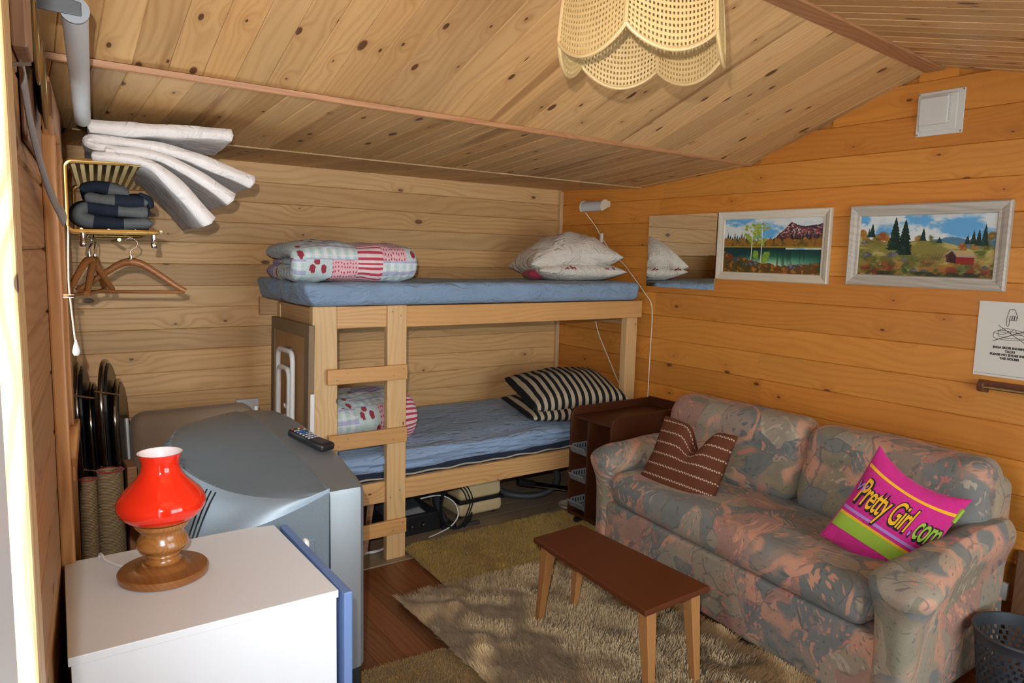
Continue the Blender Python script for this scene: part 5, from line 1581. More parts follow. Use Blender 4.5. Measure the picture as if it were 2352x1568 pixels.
# ------------------------------------------------------------------ media trolley
ty = thing('trolley', 'dark mahogany trolley with grey wire trays between bunk and sofa', 'trolley', (2.95, 2.90, 0.0))
X0, X1, Y0, Y1 = 2.645, 3.27, 2.768, 3.115
def side_panel(y):
    pr = [(X0, 0.075), (X0, 0.655), (X0 + 0.012, 0.685), (X0 + 0.035, 0.70), (X1, 0.70), (X1, 0.075)]
    n_ = len(pr)
    MB().add([(px, y, pz) for px, pz in pr] + [(px, y + 0.016, pz) for px, pz in pr], [tuple(range(n_)), tuple(range(2 * n_ - 1, n_ - 1, -1))] + [(i, n_ + i, n_ + (i + 1) % n_, (i + 1) % n_) for i in range(n_)]).build('side_panel', M['mahogany'], ty, bevel=0.003)
side_panel(Y1 - 0.016); side_panel(Y0)
bx('top_shelf', M['mahogany'], ty, X0 + 0.012, X1 - 0.012, Y0 + 0.016, Y1 - 0.016, 0.640, 0.656, 0.002)
bx('back_panel', M['mahogany'], ty, X1 - 0.012, X1, Y0 + 0.016, Y1 - 0.016, 0.075, 0.71, 0.002)
bx('bottom_shelf', M['mahogany'], ty, X0, X1 - 0.012, Y0 + 0.016, Y1 - 0.016, 0.075, 0.091, 0.002)
bx('divider', M['mahogany'], ty, X0 + 0.004, X1 - 0.012, 2.955, 2.969, 0.091, 0.640, 0.002)
for zz in (0.125, 0.285, 0.445):
    tr_ = MB()
    tr_.box(X0 + 0.006, X1 - 0.05, 2.972, 3.096, zz, zz + 0.004)
    for (ya, yb2) in ((2.972, 2.976), (3.092, 3.096)):
        tr_.box(X0 + 0.006, X1 - 0.05, ya, yb2, zz, zz + 0.045)
    tr_.box(X1 - 0.054, X1 - 0.05, 2.972, 3.096, zz, zz + 0.045)
    t_ = tr_.build('tray', M['tray_grey'], ty)
    # sloping solid front lip
    MB().hexa([(X0 + 0.004, 2.970, zz - 0.004), (X0 + 0.008, 2.970, zz - 0.004), (X0 + 0.008, 3.098, zz - 0.004), (X0 + 0.004, 3.098, zz - 0.004)],
              [(X0 - 0.016, 2.970, zz + 0.034), (X0 - 0.012, 2.970, zz + 0.040), (X0 - 0.012, 3.098, zz + 0.040), (X0 - 0.016, 3.098, zz + 0.034)]).build('tray_front', M['tray_grey'], t_, bevel=0.002)
    for k in range(26):
        xx = X0 + 0.02 + k * 0.020
        MB().box(xx, xx + 0.006, 3.0900, 3.0918, zz + 0.012, zz + 0.036).build('slot', M['black_matte'], t_)
for xx, yy in ((X0 + 0.05, Y1 - 0.04), (X0 + 0.05, Y0 + 0.04), (X1 - 0.05, Y1 - 0.04), (X1 - 0.05, Y0 + 0.04)):
    cs = MB().tube([(xx, yy - 0.012, 0.026), (xx, yy + 0.012, 0.026)], 0.026, 16).build('caster', M['black_plastic'], ty, smooth=True)
    bx('caster_fork', M['chrome_dark'], cs, xx - 0.010, xx + 0.010, yy - 0.016, yy + 0.016, 0.048, 0.076, 0.003)

# ------------------------------------------------------------------ under the bunk
vc = thing('vacuum_cleaner', 'beige canister vacuum cleaner with black bumper under the bunk', 'vacuum cleaner', (2.30, 3.62, 0.0))
MB().tube([(0, 0, 0)], 0.01, 3) if False else None
def d_can(P):
    P = P.copy()
    t = np.clip((P[:, 2] - 0.12) / 0.14, 0, 1)
    P[:, 0] = 2.275 + (P[:, 0] - 2.275) * (1 - 0.10 * t); return P
rbox(2.125, 2.43, 3.46, 3.86, 0.025, 0.108, 0.028, (6, 6, 3)).build('lower_shell', M['beige_plastic'], vc, smooth='all', weld=1e-4)
rbox(2.120, 2.435, 3.455, 3.865, 0.104, 0.122, 0.008, (6, 6, 2)).build('bumper', M['black_plastic'], vc, smooth='all', weld=1e-4)
rbox(2.125, 2.43, 3.46, 3.86, 0.118, 0.235, 0.035, (6, 6, 4), d_can).build('upper_shell', M['beige_plastic'], vc, smooth='all', weld=1e-4)
rbox(2.17, 2.38, 3.457, 3.47, 0.135, 0.205, 0.006, (4, 2, 3)).build('front_panel', M['beige_plastic'], vc, smooth='all', weld=1e-4)
MB().lathe([(0.030, 0), (0.030, 0.03), (0.024, 0.05)], c=(2.20, 3.56, 0.233), n=16).build('hose_socket', M['black_plastic'], vc, smooth=True)
for xx in (2.16, 2.40):
    for yy in (3.52, 3.80):
        MB().tube([(xx - 0.01, yy, 0.026), (xx + 0.01, yy, 0.026)], 0.025, 12).build('wheel', M['black_plastic'], vc, smooth=True)
# corrugated hose in a loop and chrome pipe
hs = thing('vacuum_hose', 'grey vacuum hose in a loop with a chrome pipe under the bunk', 'hose', (2.90, 3.75, 0.0))
C_h, R_h = Vector((2.70, 3.58, 0.168)), 0.142
hpts = [(C_h.x + R_h * 1.60 * math.cos(a), C_h.y + 0.06 * math.sin(a * 2), C_h.z + R_h * math.sin(a)) for a in np.linspace(-PI * 1.05, PI * 0.75, 90)]
MB().tube(hpts, [0.020 + 0.0022 * (i % 2) for i in range(90)], 10).build('hose', M['dark_grey'], hs, smooth=True)
MB().tube([(2.60, 3.44, 0.165), (3.10, 3.38, 0.035)], 0.0165, 14).build('pipe', M['chrome'], hs, smooth=True)
MB().tube([(2.53, 3.45, 0.186), (2.64, 3.435, 0.156)], 0.021, 14).build('pipe_grip', M['black_plastic'], hs, smooth=True)

# black amplifier box
am = thing('amplifier', 'black amplifier with two round knobs under the bunk', 'amplifier', (1.83, 3.50, 0.0))
bx('case', M['black_matte'], am, 1.655, 1.975, 3.43, 3.70, 0.006, 0.112, 0.004)
bx('front_plate', M['black_plastic'], am, 1.657, 1.973, 3.422, 3.430, 0.008, 0.110, 0.002)
for xx in (1.795, 1.865):
    k_ = MB().lathe([(0.014, 0), (0.013, 0.016), (0.010, 0.018)], n=20).build('knob', M['black_plastic'], am, loc=(xx, 3.422, 0.055), smooth=True); k_.rotation_euler = (PI / 2, 0, 0)
    rg_ = MB().tube([(xx + 0.0165 * math.cos(a), 3.4212, 0.055 + 0.0165 * math.sin(a)) for a in np.linspace(0, 2 * PI, 24, endpoint=False)], 0.0012, 5, closed=True).build('knob_ring', M['chrome'], am, smooth=True)
pr_ = thing('video_player', 'flat silver and black player lying on the amplifier', 'player', (1.78, 3.55, 0.113))
MB().hexa([(1.66, 3.45, 0.113), (1.90, 3.44, 0.113), (1.92, 3.66, 0.113), (1.67, 3.67, 0.113)], [(1.67, 3.46, 0.135), (1.86, 3.47, 0.150), (1.90, 3.65, 0.165), (1.68, 3.66, 0.165)]).build('case', M['dark_grey'], pr_, bevel=0.008)
MB().hexa([(1.75, 3.448, 0.118), (1.89, 3.443, 0.118), (1.885, 3.452, 0.118), (1.75, 3.456, 0.118)], [(1.75, 3.462, 0.138), (1.86, 3.462, 0.146), (1.86, 3.468, 0.146), (1.75, 3.468, 0.138)]).build('front_trim', M['tv_silver'], pr_, bevel=0.002)

# cables
def cable(label, pts, r, mat, n=6):
    o = MB().tube(catmull(pts, n), r, 6).build('electric_cable', M[mat], smooth=True)
    return tag(o, label, 'cable')
coil = []
for k in range(3):
    for a in np.linspace(0, 2 * PI, 14, endpoint=False):
        coil.append((2.045 + (0.085 + 0.012 * k) * math.cos(a) + 0.012 * k, 3.385 + 0.02 * math.sin(a) + 0.010 * k, 0.135 + (0.115 + 0.008 * k) * math.sin(a)))
cable('black cable coiled on edge in front of the beige vacuum cleaner', coil + [(2.16, 3.40, 0.03), (2.10, 3.37, 0.012)], 0.0042, 'black_plastic', 3)
cable('white cable looping out beside the black cable coil', [(1.90, 3.52, 0.17), (1.99, 3.46, 0.19), (2.06, 3.42, 0.15), (2.075, 3.395, 0.08), (2.02, 3.38, 0.03), (1.92, 3.36, 0.012), (1.86, 3.345, 0.010)], 0.0038, 'white_plastic')
cable('white cable curving along the floor behind the ladder', [(1.655, 3.42, 0.02), (1.58, 3.33, 0.012), (1.48, 3.33, 0.012), (1.42, 3.40, 0.02), (1.40, 3.50, 0.05)], 0.0065, 'white_plastic')
bs = thing('speaker_stand', 'black upright post standing in the cable coil', 'stand', (2.00, 3.50, 0.0))
MB().tube([(1.985, 3.49, 0.29), (1.985, 3.488, 0.14), (2.00, 3.478, 0.09), (2.03, 3.46, 0.03)], [0.024, 0.024, 0.022, 0.022], 10).build('post', M['black_matte'], bs, smooth=True)
bx('base', M['black_matte'], bs, 1.985, 2.075, 3.41, 3.51, 0.001, 0.026, 0.004)
pg = MB().hexa([(2.12, 3.40, 0.001), (2.22, 3.385, 0.001), (2.225, 3.41, 0.001), (2.125, 3.425, 0.001)], [(2.14, 3.403, 0.014), (2.215, 3.392, 0.024), (2.22, 3.408, 0.024), (2.145, 3.418, 0.014)]).build('plug_adapter', M['black_plastic'], bevel=0.003)
tag(pg, 'small black plug lying in front of the vacuum cleaner', 'plug')
# stool leg and a dark crate left of the ladder
st = thing('wooden_stool', 'reddish wooden stool pushed under the bunk behind the ladder', 'stool', (1.50, 3.50, 0.0))
for (xb, yb2, xt, yt) in ((1.475, 3.335, 1.53, 3.39), (1.475, 3.665, 1.53, 3.63), (1.745, 3.74, 1.70, 3.70)):
    MB().hexa([(xb - 0.012, yb2 - 0.012, 0.001), (xb + 0.012, yb2 - 0.012, 0.001), (xb + 0.012, yb2 + 0.012, 0.001), (xb - 0.012, yb2 + 0.012, 0.001)],
              [(xt - 0.02, yt - 0.02, 0.26), (xt + 0.02, yt - 0.02, 0.26), (xt + 0.02, yt + 0.02, 0.26), (xt - 0.02, yt + 0.02, 0.26)]).build('leg', M['trim_red'], st, bevel=0.003)
bx('seat', M['trim_red'], st, 1.49, 1.74, 3.35, 3.74, 0.26, 0.29, 0.005)
cr = thing('storage_crate', 'dark open crate with grey folders under the bunk', 'crate', (1.36, 3.60, 0.0))
bx('body', M['black_matte'], cr, 1.25, 1.44, 3.38, 3.70, 0.003, 0.20, 0.004)
for k in range(3):
    bx('folder', M['dark_grey'], cr, 1.27 + k * 0.055, 1.31 + k * 0.055, 3.40, 3.68, 0.20, 0.255 - 0.01 * k, 0.002)
pl = MB().lathe([(0.055, 0.0), (0.072, 0.008), (0.075, 0.016), (0.070, 0.015), (0.050, 0.008)], n=28).build('saucer', M['cream_plastic'], smooth=True, loc=(2.86, 3.34, 0.0015))
tag(pl, 'small cream saucer on the floor by the trolley', 'saucer')

# ------------------------------------------------------------------ waste basket with punched sides
wbk = thing('waste_basket', 'dark grey lattice waste basket by the end of the sofa', 'waste basket', (2.86, 0.893, 0.0))
cx, cy = 2.86, 0.893
r0, r1, H = 0.115, 0.150, 0.285
nA, rows = 36, 9
mb = MB()
def wp(a, z, off=0.0):
    rr = r0 + (r1 - r0) * z / H + off
    return (cx + rr * math.cos(a), cy + rr * math.sin(a), z)
zl = np.array([0.075 + (0.175 / rows) * (k // 2) + (0.0145 if k % 2 else 0.0) for k in range(rows * 2 + 1)])
step = 2 * PI / nA
vs, fs = [], []
for layer, off in ((0, 0.0), (1, -0.003)):
    for zi, z_ in enumerate(zl):
        sh_ = (zi // 2) * step * 0.5
        for k in range(nA * 2):
            base_ = k * step / 2
            vs.append(wp(base_ + z_ * 1.6, z_, off))
n2 = nA * 2; nz = len(zl)
def idx(layer, zi, k): return layer * n2 * nz + zi * n2 + k % n2
for zi in range(nz - 1):
    for k in range(n2):
        if zi % 2 == 0 and (k + (zi // 2)) % 2 == 0:      # hole
            k1 = k + 1
            fs += [(idx(0, zi, k), idx(0, zi, k1), idx(1, zi, k1), idx(1, zi, k)), (idx(0, zi + 1, k), idx(1, zi + 1, k), idx(1, zi + 1, k1), idx(0, zi + 1, k1)),
                   (idx(0, zi, k), idx(1, zi, k), idx(1, zi + 1, k), idx(0, zi + 1, k)), (idx(0, zi, k1), idx(0, zi + 1, k1), idx(1, zi + 1, k1), idx(1, zi, k1))]
        else:
            fs += [(idx(0, zi, k), idx(0, zi, k + 1), idx(0, zi + 1, k + 1), idx(0, zi + 1, k)), (idx(1, zi, k), idx(1, zi + 1, k), idx(1, zi + 1, k + 1), idx(1, zi, k + 1))]
mb.add(vs, fs)
mb.build('lattice_side', M['basket_grey'], wbk, fix=False)
MB().lathe([(0.0, 0.001), (r0, 0.001), (r0 + (r1 - r0) * 0.076 / H, 0.076), (r0 + (r1 - r0) * 0.076 / H - 0.003, 0.076), (r0 - 0.003, 0.005), (0.0, 0.005)], c=(cx, cy, 0), n=48, caps=False).build('base', M['basket_grey'], wbk, smooth=True)
MB().lathe([(r0 + (r1 - r0) * 0.249 / H, 0.249), (r1 + 0.002, 0.280), (r1 + 0.007, 0.284), (r1 + 0.006, 0.290), (r1 - 0.002, 0.290), (r0 + (r1 - r0) * 0.249 / H - 0.003, 0.249)], c=(cx, cy, 0), n=48, caps=False).build('rim', M['basket_grey'], wbk, smooth=True)

# ------------------------------------------------------------------ cane pendant lamp
pd = thing('pendant_lamp', 'scalloped woven cane pendant lampshade hanging from the ridge', 'pendant lamp', (1.285, 1.275, 2.0))
LC = Vector((1.275, 1.282, 0)); ZL = 2.045
phi0 = math.radians(214.5)                    # the corner that points at the camera
def shade_r(t):                                       # t 0 bottom .. 1 top, corner radius
    return 0.205 * (1 - 0.20 * t ** 1.4) if t < 0.45 else 0.205 * (1 - 0.20 * 0.45 ** 1.4) * math.cos(min((t - 0.45) * 1.62, 1.4)) 
nu_, nv_ = 47, 61
HT = 0.30
for k in range(6):
    a0 = phi0 + k * PI / 3; a1 = a0 + PI / 3
    c0 = Vector((math.cos(a0), math.sin(a0), 0)); c1 = Vector((math.cos(a1), math.sin(a1), 0))
    G = np.zeros((nu_, nv_, 3))
    for i in range(nu_):
        u = i / (nu_ - 1)
        lob = -0.050 * math.sin(PI * u) ** 0.8                # scallop below the corner level
        for j in range(nv_):
            v = j / (nv_ - 1)
            zb = lob * (1 - v) ** 2
            t = v
            r_ = shade_r(t)
            dirv = c0 * (1 - u) + c1 * u
            bow = 1 + 0.045 * math.sin(PI * u)
            p = LC + dirv * r_ * bow
            G[i, j] = (p.x, p.y, ZL + zb + HT * t)
    mbp = MB()
    vs = G.reshape(-1, 3)
    fs = []
    for i in range(nu_ - 1):
        for j in range(nv_ - 1):
            if i % 2 == 1 and j % 2 == 1:
                continue
            fs.append((i * nv_ + j, (i + 1) * nv_ + j, (i + 1) * nv_ + j + 1, i * nv_ + j + 1))
    mbp.add(vs, fs)
    pn = mbp.build('cane_panel', M['cane'], pd, fix=False)
    sm = pn.modifiers.new('thick', 'SOLIDIFY'); sm.thickness = 0.0018
    MB().tube([tuple(G[i, 0]) for i in range(nu_)], 0.0048, 8).build('edge_binding', M['cane_edge'], pd, smooth=True)
    MB().tube([tuple(G[0, j] * 1.0) for j in range(0, nv_, 3)], 0.0048, 8).build('rib', M['cane_edge'], pd, smooth=True)
MB().lathe([(0.02, 0), (0.05, 0.002), (0.05, 0.012), (0.02, 0.02)], c=(LC.x, LC.y, ZL + HT - 0.004), n=24).build('top_ring', M['cane_edge'], pd, smooth=True)
MB().lathe([(0.018, -0.07), (0.020, -0.06), (0.020, 0.0), (0.008, 0.01)], c=(LC.x, LC.y, ZL + HT - 0.03), n=16).build('lamp_holder', M['white_plastic'], pd, smooth=True)
MB().lathe([(0.008, -0.095), (0.022, -0.085), (0.030, -0.065), (0.026, -0.04), (0.014, -0.012), (0.013, 0.0)], c=(LC.x, LC.y, ZL + HT - 0.10), n=20).build('bulb', M['opal_inside'], pd, smooth=True)
MB().tube([(LC.x, LC.y, ZL + HT), (LC.x, LC.y, ceil_z(LC.y, LC.x) - 0.004)], 0.004, 6).build('cord', M['cord_white'], pd, smooth=True)

# ------------------------------------------------------------------ television
tvs = MB().box(0.36, 0.88, 2.02, 2.92, 0.0, 0.262).build('television_stand', M['black_matte'], bevel=0.004)
tag(tvs, 'low black stand underneath the television', 'stand')
tv = thing('television', 'big grey tube television turned towards the sofa', 'television', (0.64, 2.46, 0.263))
YC0, HW = 2.462, 0.49
def arch(y):
    return float(np.interp((y - YC0 + HW) / (2 * HW), [0, 0.06, 0.25, 0.5, 0.72, 0.88, 1.0], [0.850, 0.862, 0.887, 0.908, 0.919, 0.917, 0.900]))
XS = 0.764
def c_(t): return math.cos(PI * t)
def sgnp(v, p): return math.copysign(abs(v) ** p, v)
nt = 49
ts = np.linspace(0, 1, nt)
seam, T_, S_, B_ = [], [], [], []
for t in ts:
    s = math.sin(PI * t); c = math.cos(PI * t)
    y = YC0 - HW * c
    seam.append((XS, y, arch(y)))
    T_.append((XS - 0.325 * s ** 0.85, y + 0.02 * s, arch(y) - 0.035 * s))
    S_.append((XS - 0.405 * s ** 0.62, YC0 - HW * sgnp(c, 0.50) * (1 - 0.02 * s), 0.850 - 0.125 * s ** 0.55))
    B_.append((XS - 0.385 * s ** 0.62, YC0 - (HW - 0.01) * sgnp(c, 0.50), 0.30))
seam, T_, S_, B_ = map(np.array, (seam, T_, S_, B_))
def lerp(a, b, k, bulge=0.0):
    return np.stack([a + (b - a) * q + np.array([0, 0, bulge * math.sin(PI * q)]) for q in np.linspace(0, 1, k)], 1)
MB().grid(lerp(seam, T_, 8, 0.006)).build('top_housing', M['tv_body'], tv, smooth='all', fix=False)
MB().grid(lerp(T_, S_, 9, 0.012)).build('swept_band', M['tv_body_lit'], tv, smooth='all', fix=False)
MB().grid(lerp(S_, B_, 6)).build('side_housing', M['tv_body'], tv, smooth='all', fix=False)
# front bezel: arched top, rounded corners, slightly proud
XFm = 0.872
prof = [(XS, 0.0), (XS + 0.045, 0.004), (XFm - 0.012, 0.0), (XFm, -0.012)]
n_ = 41
G = []
ring = []
for q in range(n_):
    y = YC0 - HW + 2 * HW * q / (n_ - 1)
    ring.append((y, arch(y)))
ring += [(YC0 + HW + 0.004, 0.835), (YC0 + HW + 0.004, 0.28), (YC0 + HW - 0.02, 0.264), (YC0 - HW + 0.02, 0.264), (YC0 - HW - 0.004, 0.28), (YC0 - HW - 0.004, 0.835)]
ring = np.array(ring)
for x_, ins in prof:
    ctr = np.array([YC0, 0.57])
    bow = 0.0
    d = ring - ctr
    L = np.linalg.norm(d, axis=1, keepdims=True)
    rr = ctr + d * (1 + ins / L)
    G.append([(x_ + (0.030 * (1 - ((yy - YC0) / HW) ** 2) if x_ > XS + 0.05 else 0), yy, zz) for yy, zz in rr])
G = np.array(G)
MB().grid(G, closev=True).build('front_bezel', M['tv_silver'], tv, smooth=True, fix=False, angle=30)
scr = []
for q in np.linspace(-1, 1, 13):
    scr.append([(XFm + 0.03 * (1 - q * q) - 0.006, YC0 + q * (HW - 0.012), z_) for z_ in np.linspace(0.275, 0.83, 7)])
MB().grid(np.array(scr)).build('screen', M['black_plastic'], tv, smooth='all', fix=False)
# seam line, jack panel, vents
MB().tube([tuple(p + np.array([0.0, 0, 0.0005])) for p in seam[1:-1]], 0.0016, 5).build('seam_edge', M['tv_silver'], tv, smooth=True)
def side_pt(x_, z_):
    s62 = ((XS - x_) / 0.395); s_ = min(max(s62, 0), 1) ** (1 / 0.62)
    c2 = math.sqrt(max(1 - s_ * s_, 0))
    return YC0 - (HW - 0.006) * c2 ** 0.5
yj = side_pt(0.70, 0.6)
MB().hexa([(0.660, side_pt(0.66, 0.6) - 0.004, 0.60), (0.728, side_pt(0.728, 0.6) - 0.004, 0.60), (0.728, yj + 0.02, 0.60), (0.660, yj + 0.02, 0.60)],
          [(0.660, side_pt(0.66, 0.6) - 0.004, 0.72), (0.722, side_pt(0.722, 0.6) - 0.004, 0.72), (0.722, yj + 0.02, 0.72), (0.660, yj + 0.02, 0.72)]).build('jack_panel', M['tv_body'], tv, bevel=0.006)
band = lerp(T_, S_, 9, 0.012)
for t in (0.285, 0.300, 0.315):
    i = t * (nt - 1); i0 = int(i); f = i - i0
    row = band[i0] * (1 - f) + band[i0 + 1] * f
    MB().tube([tuple(p) for p in row[1:]], 0.0028, 6).build('vent_slot', M['black_matte'], tv, smooth=True)
for k in range(34):
    t = 0.30 + k * 0.0125
    i = t * (nt - 1); i0 = int(i); f = i - i0
    top = lerp(seam, T_, 8, 0.006)
    a = top[i0] * (1 - f) + top[i0 + 1] * f
    p0 = a[-1] * 0.86 + a[-2] * 0.14; p1 = a[-1]
    MB().tube([tuple(p0 + np.array([0, 0, 0.0008])), tuple(p1 + np.array([0, 0, 0.0008]))], 0.0018, 4).build('vent_rib', M['tv_silver'], tv)

# remote control on the bezel
rm = thing('remote_control', 'black remote control with coloured buttons lying on the television', 'remote control', (0.838, 2.335, arch(2.335) + 0.006), (math.radians(8.2), 0, math.radians(16)))
def d_rem(P):
    P = P.copy()
    P[:, 0] *= 1 - 0.16 * np.exp(-((P[:, 1] - 0.0) / 0.04) ** 2)
    P[:, 2] += 0.004 * np.clip(-P[:, 1] / 0.08, 0, 1) ** 2
    return P
rbox(-0.030, 0.030, -0.096, 0.096, 0.0, 0.027, 0.011, (5, 14, 3), d_rem).build('body', M['black_plastic'], rm, smooth='all', weld=1e-4, local=True)
cols = {'r': plain('button_red', (0.5, 0.03, 0.03), 0.4), 'b': plain('button_blue', (0.06, 0.16, 0.45), 0.4), 'g': plain('button_grey', (0.42, 0.43, 0.45), 0.4), 'y': plain('button_yellow', (0.55, 0.40, 0.06), 0.4)}
lay = ['r.yr', 'ggbg', 'bbb.', 'gbbg', 'gggg', 'gggg', 'gggg']
for r_i, row in enumerate(lay):
    for c_i, ch in enumerate(row):
        if ch == '.':
            continue
        MB().box(-0.004, 0.004, -0.0033, 0.0033, 0, 0.0035).build('button', cols[ch], rm, bevel=0.001, loc=(-0.018 + c_i * 0.012, 0.079 - r_i * 0.0155, 0.0255), local=True)

# ------------------------------------------------------------------ white cabinet and glass lamp
ZC = 0.78
cb = thing('white_cabinet', 'white cabinet with a blue door carrying the red lamp', 'cabinet', (0.34, 1.755, 0.0))
b4 = [(0.073, 1.512), (0.604, 1.507), (0.604, 1.998), (0.100, 1.998)]
b5 = [(0.078, 1.515), (0.600, 1.510), (0.600, 1.994), (0.104, 1.994)]
MB().hexa([(*p, 0.0) for p in b5], [(*p, ZC - 0.0185) for p in b5]).build('body', M['white_paint'], cb, bevel=0.001)
MB().hexa([(*p, ZC - 0.018) for p in b4], [(*p, ZC) for p in b4]).build('top_board', M['white_paint'], cb, bevel=0.0015)
dr_ = MB().hexa([(0.612, 1.493, 0.02), (0.632, 1.493, 0.02), (0.640, 2.004, 0.02), (0.620, 2.004, 0.02)], [(0.612, 1.493, ZC - 0.004), (0.632, 1.493, ZC - 0.004), (0.640, 2.004, ZC - 0.004), (0.620, 2.004, ZC - 0.004)]).build('door', M['blue_door'], cb, bevel=0.003)
kn = MB().lathe([(0.006, 0), (0.006, 0.012), (0.014, 0.016), (0.016, 0.022), (0.012, 0.028)], n=18).build('knob', M['white_plastic'], dr_, loc=(0.637, 1.88, 0.748), smooth=True)
kn.rotation_euler = (0, PI / 2, 0)

tl = thing('table_lamp', 'table lamp with a red glass shade on a turned wooden foot', 'table lamp', (0.289, 1.805, ZC))
LCt = (0.289, 1.805, ZC)
MB().lathe([(0.094, 0.0), (0.098, 0.003), (0.099, 0.015), (0.096, 0.019), (0.062, 0.021), (0.056, 0.024), (0.050, 0.031), (0.040, 0.034)], c=LCt, n=48).build('base', M['turned_base'], tl, smooth=True)
MB().lathe([(0.038, 0.033), (0.040, 0.038), (0.036, 0.043), (0.035, 0.049), (0.037, 0.052), (0.0345, 0.055), (0.036, 0.060), (0.048, 0.066), (0.056, 0.075), (0.0575, 0.083), (0.053, 0.095), (0.047, 0.105), (0.048, 0.113), (0.056, 0.121), (0.061, 0.127), (0.061, 0.134), (0.045, 0.136)], c=LCt, n=48).build('turned_stem', M['turned_pine'], tl, smooth=True, angle=60)
out_ = [(0.052, 0.1355), (0.066, 0.1385), (0.081, 0.147), (0.092, 0.160), (0.0965, 0.173), (0.095, 0.186), (0.086, 0.202), (0.071, 0.218), (0.056, 0.234), (0.0455, 0.250), (0.041, 0.264), (0.0415, 0.277), (0.045, 0.289), (0.0485, 0.297)]
inn = [(r_ - 0.003, z_) for r_, z_ in out_]
op = catmull([(r_, 0, z_) for r_, z_ in out_], 3)
MB().lathe([(p[0], p[2]) for p in op], c=LCt, n=56, caps=False).build('glass_shade', M['red_glass'], tl, smooth='all')
ip = catmull([(r_, 0, z_) for r_, z_ in inn], 3)
MB().lathe([(p[0], p[2]) for p in ip] + [(0.0487, 0.2972)], c=LCt, n=56, caps=False).build('opal_lining', M['opal_inside'], tl, smooth='all')
MB().lathe([(0.012, 0.136), (0.012, 0.17), (0.022, 0.185), (0.024, 0.20), (0.014, 0.218), (0.004, 0.222)], c=LCt, n=20).build('bulb', M['opal_inside'], tl, smooth=True)
MB().tube(catmull([(0.225, 1.86, ZC + 0.012), (0.205, 1.90, ZC + 0.006), (0.185, 1.95, ZC + 0.005), (0.175, 1.996, ZC + 0.004), (0.172, 2.012, ZC - 0.08)], 5), 0.0032, 6).build('power_cord', M['white_plastic'], tl, smooth=True)

# ------------------------------------------------------------------ left wall things
def wlp(y, z, o): 
    v = wl_pt(y, z, o); return (v.x, v.y, v.z)
# roller blind
rb = thing('roller_blind', 'rolled-up white roller blind above the window', 'roller blind', wlp(2.2, 1.97, 0.08))
a_, b_ = Vector((0.148, 1.70, 2.003)), Vector((0.248, 2.755, 1.952))
MB().tube([a_, b_], 0.0235, 20).build('roll', M['blind_white'], rb, smooth=True)
ax_ = (b_ - a_).normalized()
MB().tube([a_ - ax_ * 0.006, a_ - ax_ * 0.0005], 0.026, 20).build('end_cap', M['tray_grey'], rb, smooth=True)
e0 = a_ - ax_ * 0.012
w0 = Vector(wlp(1.688, 2.012, 0.002))
MB().hexa([w0 + Vector((0, 0, -0.02)), e0 + Vector((0.012, 0, -0.012)), e0 + Vector((0.012, 0.004, -0.012)), w0 + Vector((0, 0.004, -0.02))],
          [w0 + Vector((0, 0, 0.02)), e0 + Vector((0.012, 0, 0.014)), e0 + Vector((0.012, 0.004, 0.014)), w0 + Vector((0, 0.004, 0.02))]).build('bracket', M['dark_grey'], rb, bevel=0.003)
# pull cord with a white drop
pc = thing('blind_pull', 'thin blind cord ending in a white drop', 'cord pull', (0.168, 2.30, 1.25))
MB().tube(catmull([(0.163, 2.30, 1.60), (0.158, 2.30, 1.46), (0.161, 2.30, 1.38), (0.166, 2.30, 1.30), (0.168, 2.30, 1.285)], 4), 0.0022, 6).build('cord', M['cord_white'], pc, smooth=True)
MB().lathe([(0.002, 0.045), (0.004, 0.036), (0.0085, 0.018), (0.0095, 0.010), (0.006, 0.001), (0.001, 0.0)], c=(0.168, 2.30, 1.248), n=16).build('drop', M['tube_white'], pc, smooth=True)
MB().tube([wlp(2.31, 1.412, 0.018), (0.170, 2.298, 1.412)], 0.006, 10).build('cord_hook', M['chrome'], pc, smooth=True)

# wall decorations by the door
pq = wl_box(MB(), 1.36, 1.47, 1.845, 2.10, 0.002, 0.024).build('wall_plaque', M['plaque_wood'], bevel=0.004)
tag(pq, 'pinkish brown wooden plaque hanging nearest the door jamb', 'plaque')
sp = wl_box(MB(), 1.475, 1.86, 1.72, 2.12, 0.002, 0.010).build('wall_board', M['dark_wood'], bevel=0.004)
tag(sp, 'dark wooden board behind the two metal plates', 'board')
def wall_plate(label, y, z, r, o):
    th = thing('metal_plate', label, 'plate', wlp(y, z - r, o))
    prof_ = [(0.0, 0.0), (r * 0.62, 0.001), (r * 0.72, 0.006), (r, 0.012), (r, 0.014), (r * 0.70, 0.009), (r * 0.6, 0.004), (0.0, 0.003)]
    m_ = MB().lathe(prof_, n=36, caps=False)
    R_ = WN.to_track_quat('Z', 'Y').to_matrix().to_4x4(); R_.translation = Vector(wlp(y, z, o))
    m_.v = [tuple(R_ @ Vector(p)) for p in m_.v]
    m_.build('dish', M['pewter'], th, smooth=True)
    rim = MB().tube([tuple(R_ @ Vector((r * math.cos(a), r * math.sin(a), 0.013))) for a in np.linspace(0, 2 * PI, 36, endpoint=False)], 0.0025, 6, closed=True)
    rim.build('rim', M['brass_dull'], th, smooth=True)
wall_plate('brass-rimmed metal plate beside the wooden plaque', 1.555, 1.90, 0.070, 0.012)
wall_plate('tarnished metal plate hanging beside the roller blind', 1.735, 1.86, 0.082, 0.012)
